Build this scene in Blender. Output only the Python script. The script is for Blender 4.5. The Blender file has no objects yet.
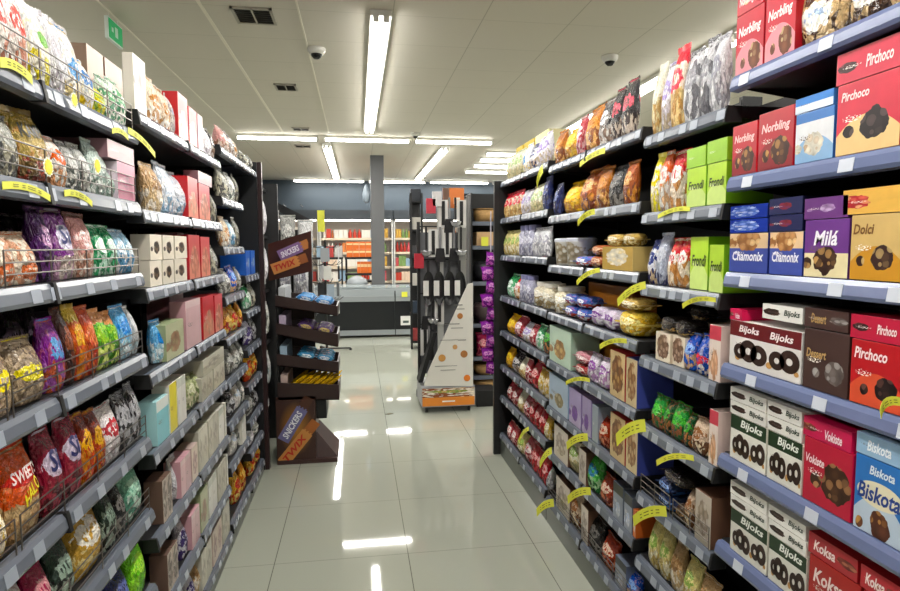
import bpy, bmesh, math, random
from mathutils import Matrix, Vector
random.seed(7)
COL = bpy.context.scene.collection
PI = math.pi
# ------------------------------------------------------------------ camera model
F, H = 600.0, 1.55
YAW, PITCH, ROLL = [math.radians(a) for a in (8.74, 4.65, -0.2)]
def _m():
    cy, sy, cp, sp, cr, sr = math.cos(YAW), math.sin(YAW), math.cos(PITCH), math.sin(PITCH), math.cos(ROLL), math.sin(ROLL)
    A = Matrix(((cy, -sy, 0), (sy, cy, 0), (0, 0, 1)))
    B = Matrix(((1, 0, 0), (0, 0, -1), (0, 1, 0)))
    P = Matrix(((1, 0, 0), (0, cp, -sp), (0, sp, cp)))
    R = Matrix(((cr, -sr, 0), (sr, cr, 0), (0, 0, 1)))
    return R @ P @ B @ A
M = _m(); CAM = Vector((0, 0, H))
def ray(x, y): return M.transposed() @ Vector(((x - 450) / F, (y - 295.5) / F, 1))
def onX(x, y, X): d = ray(x, y); return CAM + d * (X / d.x)
def onY(x, y, Y): d = ray(x, y); return CAM + d * (Y / d.y)
def onZ(x, y, Z=0.0): d = ray(x, y); return CAM + d * ((Z - H) / d.z)
def Yat(px, z, X):
    """distance along the aisle of the point of the line (X, *, z) seen in column px"""
    lo, hi = 0.2, 30.0
    for _ in range(50):
        m = (lo + hi) / 2; q = M @ (Vector((X, m, z)) - CAM); sx = 450 + F * q.x / max(q.z, 1e-3)
        if q.z < .05: lo = m; continue
        if (sx > px) == (X > 0): lo = m
        else: hi = m
    return m
# ------------------------------------------------------------------ materials
def srgb(h):
    h = h.lstrip('#'); v = [int(h[i:i + 2], 16) / 255 for i in (0, 2, 4)]
    return tuple((c / 12.92 if c <= .04045 else ((c + .055) / 1.055) ** 2.4) for c in v) + (1,)
class NT:
    def __init__(s, name):
        s.m = bpy.data.materials.new(name); s.m.use_nodes = True; s.t = s.m.node_tree
        s.b = s.t.nodes['Principled BSDF']
    def n(s, typ, **kw):
        n = s.t.nodes.new(typ)
        for k, v in kw.items():
            if k in n.inputs: s.put(n.inputs[k], v)
            else: setattr(n, k, v)
        return n
    def put(s, sock, v):
        if isinstance(v, bpy.types.NodeSocket): s.t.links.new(v, sock)
        else: sock.default_value = v
    def math(s, op, a, b=0.0, c=None):
        n = s.t.nodes.new('ShaderNodeMath'); n.operation = op
        s.put(n.inputs[0], a); s.put(n.inputs[1], b)
        if c is not None: s.put(n.inputs[2], c)
        return n.outputs[0]
    def mix(s, f, a, b, blend='MIX'):
        n = s.t.nodes.new('ShaderNodeMix'); n.data_type = 'RGBA'; n.blend_type = blend
        s.put(n.inputs[0], f); s.put(n.inputs[6], a); s.put(n.inputs[7], b)
        return n.outputs[2]
    def gen(s):
        tc = s.n('ShaderNodeTexCoord'); sep = s.n('ShaderNodeSeparateXYZ', Vector=tc.outputs['Generated'])
        return tc, sep.outputs[0], sep.outputs[1], sep.outputs[2]
    def rand(s): return s.n('ShaderNodeObjectInfo').outputs['Random']
MATS = {}
def plain(name, col, rough=.5, metal=0.0, emit=0.0, noise=0.0, alpha=1.0, trans=0.0, spec=.5):
    if name in MATS: return MATS[name]
    N = NT(name); c = srgb(col)
    if noise:
        tx = N.n('ShaderNodeTexNoise', Scale=9.0, Detail=4.0)
        v = N.n('ShaderNodeMapRange', Value=tx.outputs[0])
        v.inputs['To Min'].default_value = 1 - noise; v.inputs['To Max'].default_value = 1 + noise
        h = N.n('ShaderNodeHueSaturation', Color=c); N.put(h.inputs['Value'], v.outputs[0]); N.put(N.b.inputs['Base Color'], h.outputs[0])
    else: N.b.inputs['Base Color'].default_value = c
    N.b.inputs['Roughness'].default_value = rough; N.b.inputs['Metallic'].default_value = metal
    N.b.inputs['Specular IOR Level'].default_value = spec
    N.b.inputs['Alpha'].default_value = alpha; N.b.inputs['Transmission Weight'].default_value = trans
    if emit:
        N.b.inputs['Emission Color'].default_value = c; N.b.inputs['Emission Strength'].default_value = emit
    MATS[name] = N.m; return N.m
def ellipse(N, x, z, cx, cz, a, b, warp=None):
    dx = N.math('DIVIDE', N.math('SUBTRACT', x, cx), a); dz = N.math('DIVIDE', N.math('SUBTRACT', z, cz), b)
    r = N.math('ADD', N.math('MULTIPLY', dx, dx), N.math('MULTIPLY', dz, dz))
    if warp is not None: r = N.math('ADD', r, warp)
    return N.math('LESS_THAN', r, 1.0)
def finish(N, col, rough, bump, bscale):
    v = N.n('ShaderNodeMapRange', Value=N.rand()); v.inputs['To Min'].default_value = .86; v.inputs['To Max'].default_value = 1.1
    h = N.n('ShaderNodeHueSaturation', Color=col); N.put(h.inputs['Value'], v.outputs[0])
    N.put(N.b.inputs['Base Color'], h.outputs[0]); N.b.inputs['Roughness'].default_value = rough
    if bump:
        tc = N.n('ShaderNodeTexCoord')
        off = N.n('ShaderNodeVectorMath', operation='ADD'); N.put(off.inputs[0], tc.outputs['Generated']); N.put(off.inputs[1], N.rand())
        t = N.n('ShaderNodeTexNoise', Scale=bscale, Detail=3.0, Distortion=1.2); N.put(t.inputs['Vector'], off.outputs[0])
        b = N.n('ShaderNodeBump', Strength=bump, Distance=.05); N.put(b.inputs['Height'], t.outputs[0])
        N.put(N.b.inputs['Normal'], b.outputs[0])
def bag_mat(name, main, lab=None, c1=None, c2=None, win=.45, cz=.62, a=.36, b=.16, top=None, scale=7.0, rough=.24, mark=True):
    """foil / film packet print: film colour, a window of contents, a label patch with lettering marks, a top band"""
    N = NT(name); tc, x, y, z = N.gen()
    off = N.n('ShaderNodeVectorMath', operation='ADD'); N.put(off.inputs[0], tc.outputs['Generated']); N.put(off.inputs[1], N.rand())
    nz = N.n('ShaderNodeTexNoise', Scale=5.5, Detail=4.0, Distortion=.6); N.put(nz.inputs['Vector'], off.outputs[0])
    wob = N.math('MULTIPLY', N.math('SUBTRACT', nz.outputs[0], .5), 3.0 if mark else 1.0)
    col = srgb(main)
    col = N.mix(N.math('MULTIPLY', N.math('GREATER_THAN', nz.outputs[0], .56), .35), col, srgb(c1 or main))
    if c1:
        vo = N.n('ShaderNodeTexVoronoi', Scale=scale); N.put(vo.inputs['Vector'], off.outputs[0])
        sv = N.n('ShaderNodeSeparateColor', Color=vo.outputs['Color'])
        cc = N.mix(N.math('GREATER_THAN', sv.outputs[0], .5), srgb(c1), srgb(c2 or main))
        cc = N.mix(N.math('MULTIPLY', vo.outputs['Distance'], .45), cc, srgb('#2c2018'))
        col = N.mix(N.math('LESS_THAN', N.math('ADD', z, N.math('MULTIPLY', wob, .25)), win), col, cc)
    if lab:
        col = N.mix(ellipse(N, x, z, .5, cz, a, b, wob), col, srgb(lab))
        if mark:
            mp = N.n('ShaderNodeMapping'); N.put(mp.inputs['Vector'], off.outputs[0]); mp.inputs['Scale'].default_value = (15, 3, 9)
            n2 = N.n('ShaderNodeTexNoise', Scale=1.0, Detail=1.0); N.put(n2.inputs['Vector'], mp.outputs[0])
            mk = N.math('MULTIPLY', ellipse(N, x, z, .5, cz, a * .78, b * .5), N.math('GREATER_THAN', n2.outputs[0], .53))
            col = N.mix(mk, col, srgb(main))
    if top: col = N.mix(N.math('GREATER_THAN', N.math('ADD', z, N.math('MULTIPLY', wob, .06)), .82), col, srgb(top))
    n3 = N.n('ShaderNodeTexNoise', Scale=13.0, Detail=5.0, Distortion=1.5); N.put(n3.inputs['Vector'], off.outputs[0])
    v3 = N.n('ShaderNodeMapRange', Value=n3.outputs[0]); v3.inputs['From Min'].default_value = .32; v3.inputs['From Max'].default_value = .68
    v3.inputs['To Min'].default_value = .8; v3.inputs['To Max'].default_value = 1.4
    h3 = N.n('ShaderNodeHueSaturation', Color=col); N.put(h3.inputs['Value'], v3.outputs[0]); h3.inputs['Saturation'].default_value = 1.05
    finish(N, h3.outputs[0], rough, .55, 6.0); return N.m
def box_mat(name, base, band=None, bz=.72, pic=None, c1='#5a3218', c2='#c9a06a', px=.55, pz=.3, pr=.3, low=None, scale=6.0, window=False, rough=.3):
    N = NT(name); tc, x, y, z = N.gen(); col = srgb(base)
    if low: col = N.mix(N.math('LESS_THAN', N.math('ADD', z, N.math('MULTIPLY', N.math('SUBTRACT', x, .5), N.math('SUBTRACT', x, .5))), .52), col, srgb(low))
    if band: col = N.mix(N.math('GREATER_THAN', z, bz), col, srgb(band))
    if pic:
        vo = N.n('ShaderNodeTexVoronoi', Scale=scale); mp = N.n('ShaderNodeMapping'); N.put(mp.inputs['Vector'], tc.outputs['Generated'])
        N.put(vo.inputs['Vector'], mp.outputs[0]); vo.feature = 'F1'
        sv = N.n('ShaderNodeSeparateColor', Color=vo.outputs['Color'])
        cc = N.mix(sv.outputs[0], srgb(c1), srgb(c2)); cc = N.mix(N.math('GREATER_THAN', vo.outputs['Distance'], .5), cc, srgb(c1))
        nz = N.n('ShaderNodeTexNoise', Scale=5.0); wob = N.math('MULTIPLY', N.math('SUBTRACT', nz.outputs[0], .5), 1.6)
        N.put(nz.inputs['Vector'], tc.outputs['Generated'])
        vd = N.n('ShaderNodeMapRange', Value=vo.outputs['Distance']); vd.inputs['To Min'].default_value = 1.25; vd.inputs['To Max'].default_value = .45
        hh = N.n('ShaderNodeHueSaturation', Color=cc); N.put(hh.inputs['Value'], vd.outputs[0]); cc = hh.outputs[0]
        col = N.mix(ellipse(N, x, z, px, pz, pr, pr * 1.0, wob), col, cc)
        if pr < .35 and pr > .05: col = N.mix(ellipse(N, x, z, px - .42, pz - .06, pr * .4, pr * .4, wob), col, cc)
    mp2 = N.n('ShaderNodeMapping'); N.put(mp2.inputs['Vector'], tc.outputs['Generated']); mp2.inputs['Scale'].default_value = (26, 1, 40)
    n2 = N.n('ShaderNodeTexNoise', Scale=1.0, Detail=0.0); N.put(n2.inputs['Vector'], mp2.outputs[0])
    mk = N.math('MULTIPLY', ellipse(N, x, z, .25, .5, .16, .05), N.math('GREATER_THAN', n2.outputs[0], .55))
    col = N.mix(mk, col, srgb('#e8e0d8' if sum(srgb(base)[:3]) < 1.2 else '#6c5c54'))
    n3 = N.n('ShaderNodeTexNoise', Scale=3.0, Detail=5.0); N.put(n3.inputs['Vector'], tc.outputs['Object'])
    v3 = N.n('ShaderNodeMapRange', Value=n3.outputs[0]); v3.inputs['To Min'].default_value = .82; v3.inputs['To Max'].default_value = 1.18
    h3 = N.n('ShaderNodeHueSaturation', Color=col); N.put(h3.inputs['Value'], v3.outputs[0]); col = h3.outputs[0]
    finish(N, col, rough, .0, 1); return N.m
# ------------------------------------------------------------------ mesh helpers
class MB:
    def __init__(s): s.bm = bmesh.new(); s.mi = 0
    def _f(s, vs):
        f = s.bm.faces.new(vs); f.material_index = s.mi; return f
    def hexa(s, p):
        v = [s.bm.verts.new(q) for q in p]
        for i in ((0, 3, 2, 1), (4, 5, 6, 7), (0, 1, 5, 4), (1, 2, 6, 5), (2, 3, 7, 6), (3, 0, 4, 7)): s._f([v[k] for k in i])
        return s
    def box(s, x0, x1, y0, y1, z0, z1):
        x0, x1 = min(x0, x1), max(x0, x1); y0, y1 = min(y0, y1), max(y0, y1); z0, z1 = min(z0, z1), max(z0, z1)
        return s.hexa([(x0, y0, z0), (x1, y0, z0), (x1, y1, z0), (x0, y1, z0), (x0, y0, z1), (x1, y0, z1), (x1, y1, z1), (x0, y1, z1)])
    def prism(s, prof, axis, a0, a1):
        """polygon prof [(u,v)] extruded along axis 'x'|'y'|'z'"""
        def P(u, v, a): return {'x': (a, u, v), 'y': (u, a, v), 'z': (u, v, a)}[axis]
        A = [s.bm.verts.new(P(u, v, a0)) for u, v in prof]; B = [s.bm.verts.new(P(u, v, a1)) for u, v in prof]
        n = len(prof)
        for i in range(n): s._f([A[i], A[(i + 1) % n], B[(i + 1) % n], B[i]])
        s._f(A[::-1]); s._f(B); return s
    def tube(s, p, q, r, n=8, r2=None):
        p, q = Vector(p), Vector(q); d = (q - p).normalized(); a = d.orthogonal().normalized(); b = d.cross(a); r2 = r if r2 is None else r2
        A = [s.bm.verts.new(p + (a * math.cos(2 * PI * i / n) + b * math.sin(2 * PI * i / n)) * r) for i in range(n)]
        B = [s.bm.verts.new(q + (a * math.cos(2 * PI * i / n) + b * math.sin(2 * PI * i / n)) * r2) for i in range(n)]
        for i in range(n): s._f([A[i], A[(i + 1) % n], B[(i + 1) % n], B[i]])
        s._f(A[::-1]); s._f(B); return s
    def path(s, pts, r, n=6):
        for a, b in zip(pts, pts[1:]): s.tube(a, b, r, n)
        return s
    def lathe(s, prof, c=(0, 0, 0), n=20):
        R = []
        for r, z in prof: R.append([s.bm.verts.new((c[0] + r * math.cos(2 * PI * i / n), c[1] + r * math.sin(2 * PI * i / n), c[2] + z)) for i in range(n)])
        for A, B in zip(R, R[1:]):
            for i in range(n): s._f([A[i], A[(i + 1) % n], B[(i + 1) % n], B[i]])
        s._f(R[0][::-1]); s._f(R[-1]); return s
    def mesh(s, name, mats, smooth=False, bevel=0, loc=None):
        if bevel:
            bmesh.ops.bevel(s.bm, geom=s.bm.edges[:], offset=bevel, segments=2, profile=.6, affect='EDGES')
        if loc is not None: bmesh.ops.translate(s.bm, verts=s.bm.verts[:], vec=-Vector(loc))
        bmesh.ops.recalc_face_normals(s.bm, faces=s.bm.faces[:])
        me = bpy.data.meshes.new(name); s.bm.to_mesh(me); s.bm.free()
        for m in (mats if isinstance(mats, (list, tuple)) else [mats]): me.materials.append(m)
        if smooth: me.polygons.foreach_set('use_smooth', [True] * len(me.polygons))
        return me
def wloc(o):
    v = Vector((0, 0, 0))
    while o is not None: v = v + o.location; o = o.parent
    return v
def link(o, parent=None):
    COL.objects.link(o); o.parent = parent; return o
def obj(name, mb, mats, parent=None, smooth=False, bevel=0, at=None):
    """mesh drawn in world coordinates; origin at its parent's (or at) location"""
    pl = wloc(parent) if parent else Vector((0, 0, 0))
    loc = Vector(at) if at is not None else pl
    me = mb.mesh(name, mats, smooth, bevel, loc)
    o = bpy.data.objects.new(name, me); link(o, parent); o.location = loc - pl; return o
def tag(o, label, cat, group=None, kind=None):
    o['label'] = label; o['category'] = cat
    if group: o['group'] = group
    if kind: o['kind'] = kind
    return o
def empty(name, loc, label, cat, group=None):
    o = bpy.data.objects.new(name, None); link(o); o.location = loc; o.empty_display_size = .1
    return tag(o, label, cat, group)
def struct(name, mb, mats, label, cat, smooth=False):
    o = obj(name, mb, mats, None, smooth); tag(o, label, cat, kind='structure'); return o
_TX = {}
def text_mesh(txt, mat, w=.8, h=.15, cx=0.0, cz=.6, yfun=None, shear=0.0, bold=.0, rot=0.0, eps=.004):
    """lettering as a thin mesh in the unit box frame, centred on (cx, cz), fitted to w x h"""
    c = bpy.data.curves.new('lettering', 'FONT'); c.body = txt; c.shear = shear; c.offset = bold; c.resolution_u = 2; c.align_x = 'CENTER'
    o = bpy.data.objects.new('lettering', c); COL.objects.link(o)
    dg = bpy.context.evaluated_depsgraph_get(); me = bpy.data.meshes.new_from_object(o.evaluated_get(dg))
    bpy.data.objects.remove(o); bpy.data.curves.remove(c)
    xs = [v.co.x for v in me.vertices]; ys = [v.co.y for v in me.vertices]
    x0, x1, y0, y1 = min(xs), max(xs), min(ys), max(ys)
    for v in me.vertices:
        u = ((v.co.x - x0) / (x1 - x0) - .5) * w; q = ((v.co.y - y0) / (y1 - y0) - .5) * h
        X = cx + u * math.cos(rot) - q * math.sin(rot); Z = cz + u * math.sin(rot) + q * math.cos(rot)
        v.co = (X, (yfun(X, Z) if yfun else 0.0) - eps, Z)
    me.materials.clear(); me.materials.append(mat); me.update(); return me
# ------------------------------------------------------------------ product shapes (unit frame: x -.5..5, y 0..1 deep, z 0..1, front = -y)
def bag_fun(seed, slump):
    r = random.Random(seed); ph = [r.uniform(0, 6) for _ in range(6)]; lean = r.uniform(-.04, .04)
    def W(v): return .49 - .035 * math.sin(PI * v) * (1 if seed % 2 else .4) + .008 * math.sin(9 * v + ph[0])
    def T(v):
        t = math.sin(PI * min(1, .14 + .86 * v)) ** .62 if .14 + .86 * v < 1 else 0
        return max(.012, .48 * t)
    def yc(v): return .5 + slump * v * v * .5
    def front(u, v):
        e = max(0, 1 - abs(u) ** 2.6) ** .55
        wr = .035 * math.sin(7 * u + ph[1] + 5 * v) * math.sin(8 * v + ph[2]) + .02 * math.sin(17 * u + ph[3]) * (v ** 2) + .02 * math.sin(21 * v + ph[4])
        return yc(v) - T(v) * e * (1 + wr * 1.6)
    def back(u, v):
        e = max(0, 1 - abs(u) ** 2.6) ** .55; return yc(v) + T(v) * e
    def X(u, v): return u * W(v) + lean * v
    return W, T, front, back, X, lean
def bag_mesh(mat, seed, slump):
    W, T, fr, bk, X, lean = bag_fun(seed, slump); nx, nz = 11, 13; bm = bmesh.new(); top = .93
    A = {}; B = {}
    for j in range(nz + 1):
        v = j / nz
        for i in range(nx + 1):
            u = -1 + 2 * i / nx; z = v * top
            A[i, j] = bm.verts.new((X(u, v), fr(u, v), z))
            B[i, j] = A[i, j] if i in (0, nx) else bm.verts.new((X(u, v), bk(u, v), z))
    for j in range(nz):
        for i in range(nx):
            bm.faces.new([A[i, j], A[i + 1, j], A[i + 1, j + 1], A[i, j + 1]]); bm.faces.new([B[i, j], B[i, j + 1], B[i + 1, j + 1], B[i + 1, j]])
    for j in (0, nz):
        for i in range(nx):
            vs = []
            for v in (A[i, j], A[i + 1, j], B[i + 1, j], B[i, j]):
                if v not in vs: vs.append(v)
            if len(vs) > 2: bm.faces.new(vs)
    bmesh.ops.recalc_face_normals(bm, faces=bm.faces[:])
    me = bpy.data.meshes.new('bag'); bm.to_mesh(me); bm.free(); me.materials.append(mat)
    me.polygons.foreach_set('use_smooth', [True] * len(me.polygons)); return me
def seal_mesh(mat, seed, slump):
    W, T, fr, bk, X, lean = bag_fun(seed, slump); mb = MB(); n = 16; w = W(1) * 1.04
    y0 = .5 + slump * .5
    V = []
    for i in range(n + 1):
        u = -1 + 2 * i / n; x = u * w + lean; dz = .012 * (i % 2); dy = .02 * math.sin(u * 5 + seed)
        V.append([(x, y0 + dy - .012, .915), (x, y0 + dy * 2 - .012, .985 + dz), (x, y0 + dy + .012, .915), (x, y0 + dy * 2 + .012, .985 + dz)])
    for a, b in zip(V, V[1:]): mb.hexa([a[0], b[0], b[2], a[2], a[1], b[1], b[3], a[3]])
    return mb.mesh('seal', mat)
def roll_mesh(mat, ends=0):
    """horizontal flow-wrapped packet; ends=True gives the crimped end fins"""
    mb = MB(); n = 16
    if not ends:
        R = []
        for k in range(9):
            t = -1 + 2 * k / 8; x = t * .44; s = max(.12, (1 - abs(t) ** 5) ** .5)
            ring = []
            for i in range(n):
                a = 2 * PI * i / n; ca, sa = math.cos(a), math.sin(a)
                ring.append(mb.bm.verts.new((x, .5 + .5 * math.copysign(abs(ca) ** .6, ca) * s, .5 + .49 * math.copysign(abs(sa) ** .6, sa) * (s * .9 + .1) * (1 + .03 * math.sin(k * 4 + i)))))
            R.append(ring)
        for A, B in zip(R, R[1:]):
            for i in range(n): mb._f([A[i], A[(i + 1) % n], B[(i + 1) % n], B[i]])
        mb._f(R[0]); mb._f(R[-1]); return mb.mesh('packet', mat, smooth=True)
    for s in (ends,):
        mb.hexa([(s * .43, .1, .46), (s * .5, .02, .47), (s * .5, .98, .47), (s * .43, .9, .46), (s * .43, .1, .54), (s * .5, .02, .53), (s * .5, .98, .53), (s * .43, .9, .54)])
    return mb.mesh('seal', mat)
def carton_mesh(front, side):
    mb = MB(); mb.box(-.495, .495, 0, 1, 0, 1); me = mb.mesh('carton', [side, front], bevel=.008)
    for p in me.polygons:
        if p.normal.y < -.9 : p.material_index = 1
    return me
DES = {}
def D(key, kind, desc, cat, short=None, **k): DES[key] = dict(kind=kind, desc=desc, cat=cat, short=short or desc, k=k, protos={})
PROTO = {}
def proto(key, var):
    d = DES[key]; var = var % (3 if d['kind'] == 'bag' else 1)
    if var in d['protos']: return d['protos'][var]
    k = dict(d['k']); kind = d['kind']; txt = k.pop('text', None); slump = k.pop('slump', .38); lid = k.pop('lid', '#dddddd'); nm = k.pop('name', None)
    kids = []
    def mk(name, me, ch=False):
        o = bpy.data.objects.new(name, me); (kids.append(o) if ch else None); return o
    if kind == 'bag':
        m = d.setdefault('mat', None) or bag_mat(key, **k); d['mat'] = m; seed = hash_(key) + var
        root = mk(nm or 'snack_bag', bag_mesh(m, seed, slump))
        mk('seal', seal_mesh(m if not k.get('top') else plain('seal ' + k['top'], k['top'], .3), seed, slump), True)
        if txt:
            _, _, fr, _, X, lean = bag_fun(seed, slump)
            f = lambda x, z: fr(max(-1, min(1, (x - lean * z) / .47)), z / .93)
            for t in txt: mk('lettering', text_mesh(t[0], plain('ink ' + t[1], t[1], .4), *t[2:6], yfun=f, shear=.15, bold=.02, rot=t[6] if len(t) > 6 else 0, eps=.03), True)
    elif kind == 'roll':
        m = bag_mat(key, **k); root = mk(nm or 'biscuit_packet', roll_mesh(m)); [mk('seal', roll_mesh(plain('seal ' + k['main'], k['main'], .3), e), True) for e in (-1, 1)]
    elif kind == 'box':
        side = k.pop('side', k['base']); m = box_mat(key, **k); root = mk(nm or 'biscuit_box', carton_mesh(m, plain('card ' + side, side, .35)))
        mb = MB(); mb.box(-.47, .47, .0, .012, .985, .998); mb.box(-.0, .004, .0, 1, .998, 1.004)
        if txt:
            for t in txt: mk('lettering', text_mesh(t[0], plain('ink ' + t[1], t[1], .4), *t[2:6], shear=.2, bold=.025, rot=t[6] if len(t) > 6 else 0), True)
        mb.bm.free()
        rings = k.get('pic') == 'rings'
        if rings:
            mb = MB()
            for cx, cz, r in ((-.33, .34, .17), (-.2, .38, .24), (-.05, .34, .22), (.2, .34, .19), (.36, .38, .23)):
                n = 20; P = []
                for i in range(n):
                    a = 2 * PI * i / n; q = [(cx + rr * math.cos(a) * .55, cz + rr * math.sin(a)) for rr in (r, r * .32)]
                    P.append([mb.bm.verts.new((q[0][0], -.004, q[0][1])), mb.bm.verts.new((q[1][0], -.004, q[1][1]))])
                for i in range(n): mb._f([P[i][0], P[(i + 1) % n][0], P[(i + 1) % n][1], P[i][1]])
            mk('picture', mb.mesh('picture', plain('choc ring', '#2e1a12', .4)), True)
            for cx, cz, r in ((-.36, .2, .07), (.1, .2, .07), (.45, .17, .05)):
                mb = MB(); n = 12; mb._f([mb.bm.verts.new((cx + r * .6 * math.cos(2 * PI * i / n), -.003, cz + r * math.sin(2 * PI * i / n))) for i in range(n)]); mk('nut_print', mb.mesh('p', plain('nut tan', '#c09050', .4)), True)
        if k.get('scale') == 6.5:
            mb = MB(); n = 28; mb._f([mb.bm.verts.new((.02 + .46 * math.cos(2 * PI * i / n), -.0025, .55 + .17 * math.sin(2 * PI * i / n))) for i in range(n)]); mk('name_oval', mb.mesh('p', plain('oval cream', '#e8dfc0', .35)), True)
    elif kind == 'tub':
        m = box_mat(key, **k); mb = MB(); mb.lathe([(.40, 0), (.42, .02), (.48, .84), (.49, .86)], (0, .5, 0), 20)
        root = mk(nm or 'plastic_tub', mb.mesh('tub', m, smooth=True)); mb = MB(); mb.lathe([(.5, .86), (.5, .95), (.46, .99)], (0, .5, 0), 20)
        mk('lid', mb.mesh('lid', plain('lid ' + lid, lid, .35)), True)
    elif kind == 'jar':
        m = bag_mat(key, **k); mb = MB(); mb.lathe([(.42, 0), (.48, .03), (.49, .7), (.38, .8), (.36, .84)], (0, .5, 0), 20)
        root = mk(nm or 'glass_jar', mb.mesh('jar', m, smooth=True)); mb = MB(); mb.lathe([(.4, .84), (.4, 1.0), (.37, 1.0)], (0, .5, 0), 20)
        mk('lid', mb.mesh('lid', plain('lid ' + lid, lid, .35)), True)
    elif kind == 'bottle':
        m = bag_mat(key, **k); mb = MB(); mb.lathe([(.4, 0), (.46, .03), (.46, .55), (.4, .68), (.17, .82), (.15, .9)], (0, .5, 0), 16)
        root = mk(nm or 'bottle', mb.mesh('bottle', m, smooth=True)); mb = MB(); mb.lathe([(.19, .9), (.19, 1.0), (.17, 1.0)], (0, .5, 0), 16)
        mk('cap', mb.mesh('cap', plain('lid ' + lid, lid, .35)), True)
    d['protos'][var] = (root, kids); return d['protos'][var]
def hash_(s): return sum(ord(c) * (i + 3) for i, c in enumerate(s)) % 997
def place(key, loc, rz, w, dp, h, label, group=None, var=0, tilt=0.0, lean=0.0):
    root, kids = proto(key, var); d = DES[key]
    o = root.copy(); link(o); o.location = loc; o.rotation_euler = (lean, tilt, rz); o.scale = (w, dp, h)
    tag(o, label, d['cat'], group)
    for c in kids: k = c.copy(); COL.objects.link(k); k.parent = o
    return o
# ------------------------------------------------------------------ catalogue of designs
def bag(key, desc, cat='bag', **k): D(key, 'bag', desc, cat, **k)
def box(key, desc, cat='box', **k): D(key, 'box', desc, cat, **k)
def roll(key, desc, cat='packet', **k): D(key, 'roll', desc, cat, **k)
R_, W_, K_ = '#c01828', '#e8e6e2', '#17171a'
# right, biscuits
box('norbling', 'red box of chocolate wafer rings', base='#c4283a', low='#e0909a', pic=1, c1='#7a4020', c2='#f0d9a0', px=.7, pz=.22, pr=.22, side='#b01020', text=[('Norbling', '#f4e8e8', .8, .22, 0, .68)])
box('norbdark', 'deep red box of chocolate wafers', base='#b8202e', low='#8e1420', pic=1, c1='#4a2412', c2='#d9a050', px=.65, pz=.3, pr=.26, side='#d01828', text=[('Norbling', '#f0c8c8', .8, .2, 0, .7)])
box('redlid', 'flat red wafer box', base='#b82838', pic=1, c1='#f0d090', c2='#e08060', px=.8, pz=.5, pr=.25, side='#c02030', text=[('Norbling', '#f0dada', .55, .5, -.12, .5)])
bag('bluecook', 'blue and clear film bag of chocolate chip cookies', main='#9fb4cf', lab='#e8e6dc', c1='#d8b888', c2='#4a3424', win=.7, top='#4878b8', cz=.3)
box('bluewhite', 'blue and white box of wafers', base='#e2e4e8', band='#3a78c0', bz=.8, pic=1, c1='#e8e2d0', c2='#b89060', low='#8ab4dc', px=.5, pz=.35, pr=.25, side='#2f6fc0')
box('bluelid', 'flat pale blue and white wafer box', base='#d0dcec', band='#2878c8', bz=.5, side='#3a80cc')
box('pirtan', 'red and sand coloured box with dark chocolate fruit picture', base='#c82840', low='#e0bc80', pic=1, c1='#1c1416', c2='#5c4a48', px=.62, pz=.38, pr=.22, side='#b01424', text=[('Pirchoco', '#f0e0e0', .45, .13, -.2, .82)])
box('pirlid', 'flat rose red chocolate box', base='#c83048', pic=1, c1='#3a1c20', c2='#8a4a50', px=.18, pz=.5, pr=.16, side='#b01830', text=[('Pirchoco', '#f2dede', .4, .4, .18, .5)])
box('chambox', 'navy and cream box with golden cake picture', base='#3c4c9c', band='#d8b890', bz=.62, pic=1, c1='#a8703c', c2='#e8c890', px=.5, pz=.82, pr=.3, side='#20307c', text=[('Chamonix', '#e8e8f4', .8, .25, 0, .42)])
box('navyfoil', 'flat shiny blue wrapped box', base='#22399c', pic=1, c1='#5878d0', c2='#c8d4f0', px=.4, pz=.5, pr=.4, side='#182a74', rough=.12)
box('navydark', 'flat dark navy box', base='#141c4c', side='#0c1230', pic=1, c1='#8c1c2c', c2='#28306c', px=.5, pz=.5, pr=.2)
box('milabox', 'purple and cream chocolate biscuit box', base='#e4d6a8', band='#6a3488', bz=.42, pic=1, c1='#3c2418', c2='#d8a860', px=.5, pz=.3, pr=.26, side='#5a2878', text=[('Milá', '#f4f0fa', .55, .26, 0, .68)])
box('milalid', 'flat purple chocolate biscuit box', base='#6c3480', pic=1, c1='#b890c8', c2='#e0d0e8', px=.55, pz=.5, pr=.18, side='#56266c')
box('goldbox', 'mustard gold box with chocolate praline picture', base='#c8a868', low='#c08820', pic=1, c1='#38201c', c2='#d8b878', px=.62, pz=.35, pr=.2, side='#a88838', text=[('Dolci', '#7a5020', .4, .16, -.25, .78)])
box('goldlid', 'flat gold chocolate box with red corner', base='#d8a848', pic=1, c1='#c01828', c2='#e8b880', px=.22, pz=.5, pr=.26, side='#b88830')
box('ringmar', 'white chocolate ring box with maroon band', base='#e6e2de', band='#6c1c20', bz=.66, pic='rings', side='#e4e0dc', px=.5, pz=.35, pr=.01, text=[('Bijoks', '#f0e4e4', .3, .2, -.2, .82), ('Bijoks', '#f0e4e4', .3, .2, .25, .8)])
box('ringgrn', 'white chocolate ring box with dark green band', base='#e6e4da', band='#203820', bz=.68, pic='rings', side='#dcd8cc', px=.5, pz=.35, pr=.01, text=[('Bijoks', '#eef2ea', .6, .22, .1, .84)])
box('ringflat', 'flat white chocolate ring box', base='#e4e2dc', pic=1, c1='#2a1814', c2='#5a4034', px=.25, pz=.5, pr=.22, side='#e0dcd4', text=[('Bijoks', '#28382c', .38, .5, .25, .5)])
box('dessert', 'dark brown chocolate box with silver picture', base='#45302c', pic=1, c1='#6c605c', c2='#b8b4b0', px=.72, pz=.35, pr=.2, side='#38241f', text=[('Dessert', '#b8945c', .45, .15, -.2, .6)])
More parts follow.
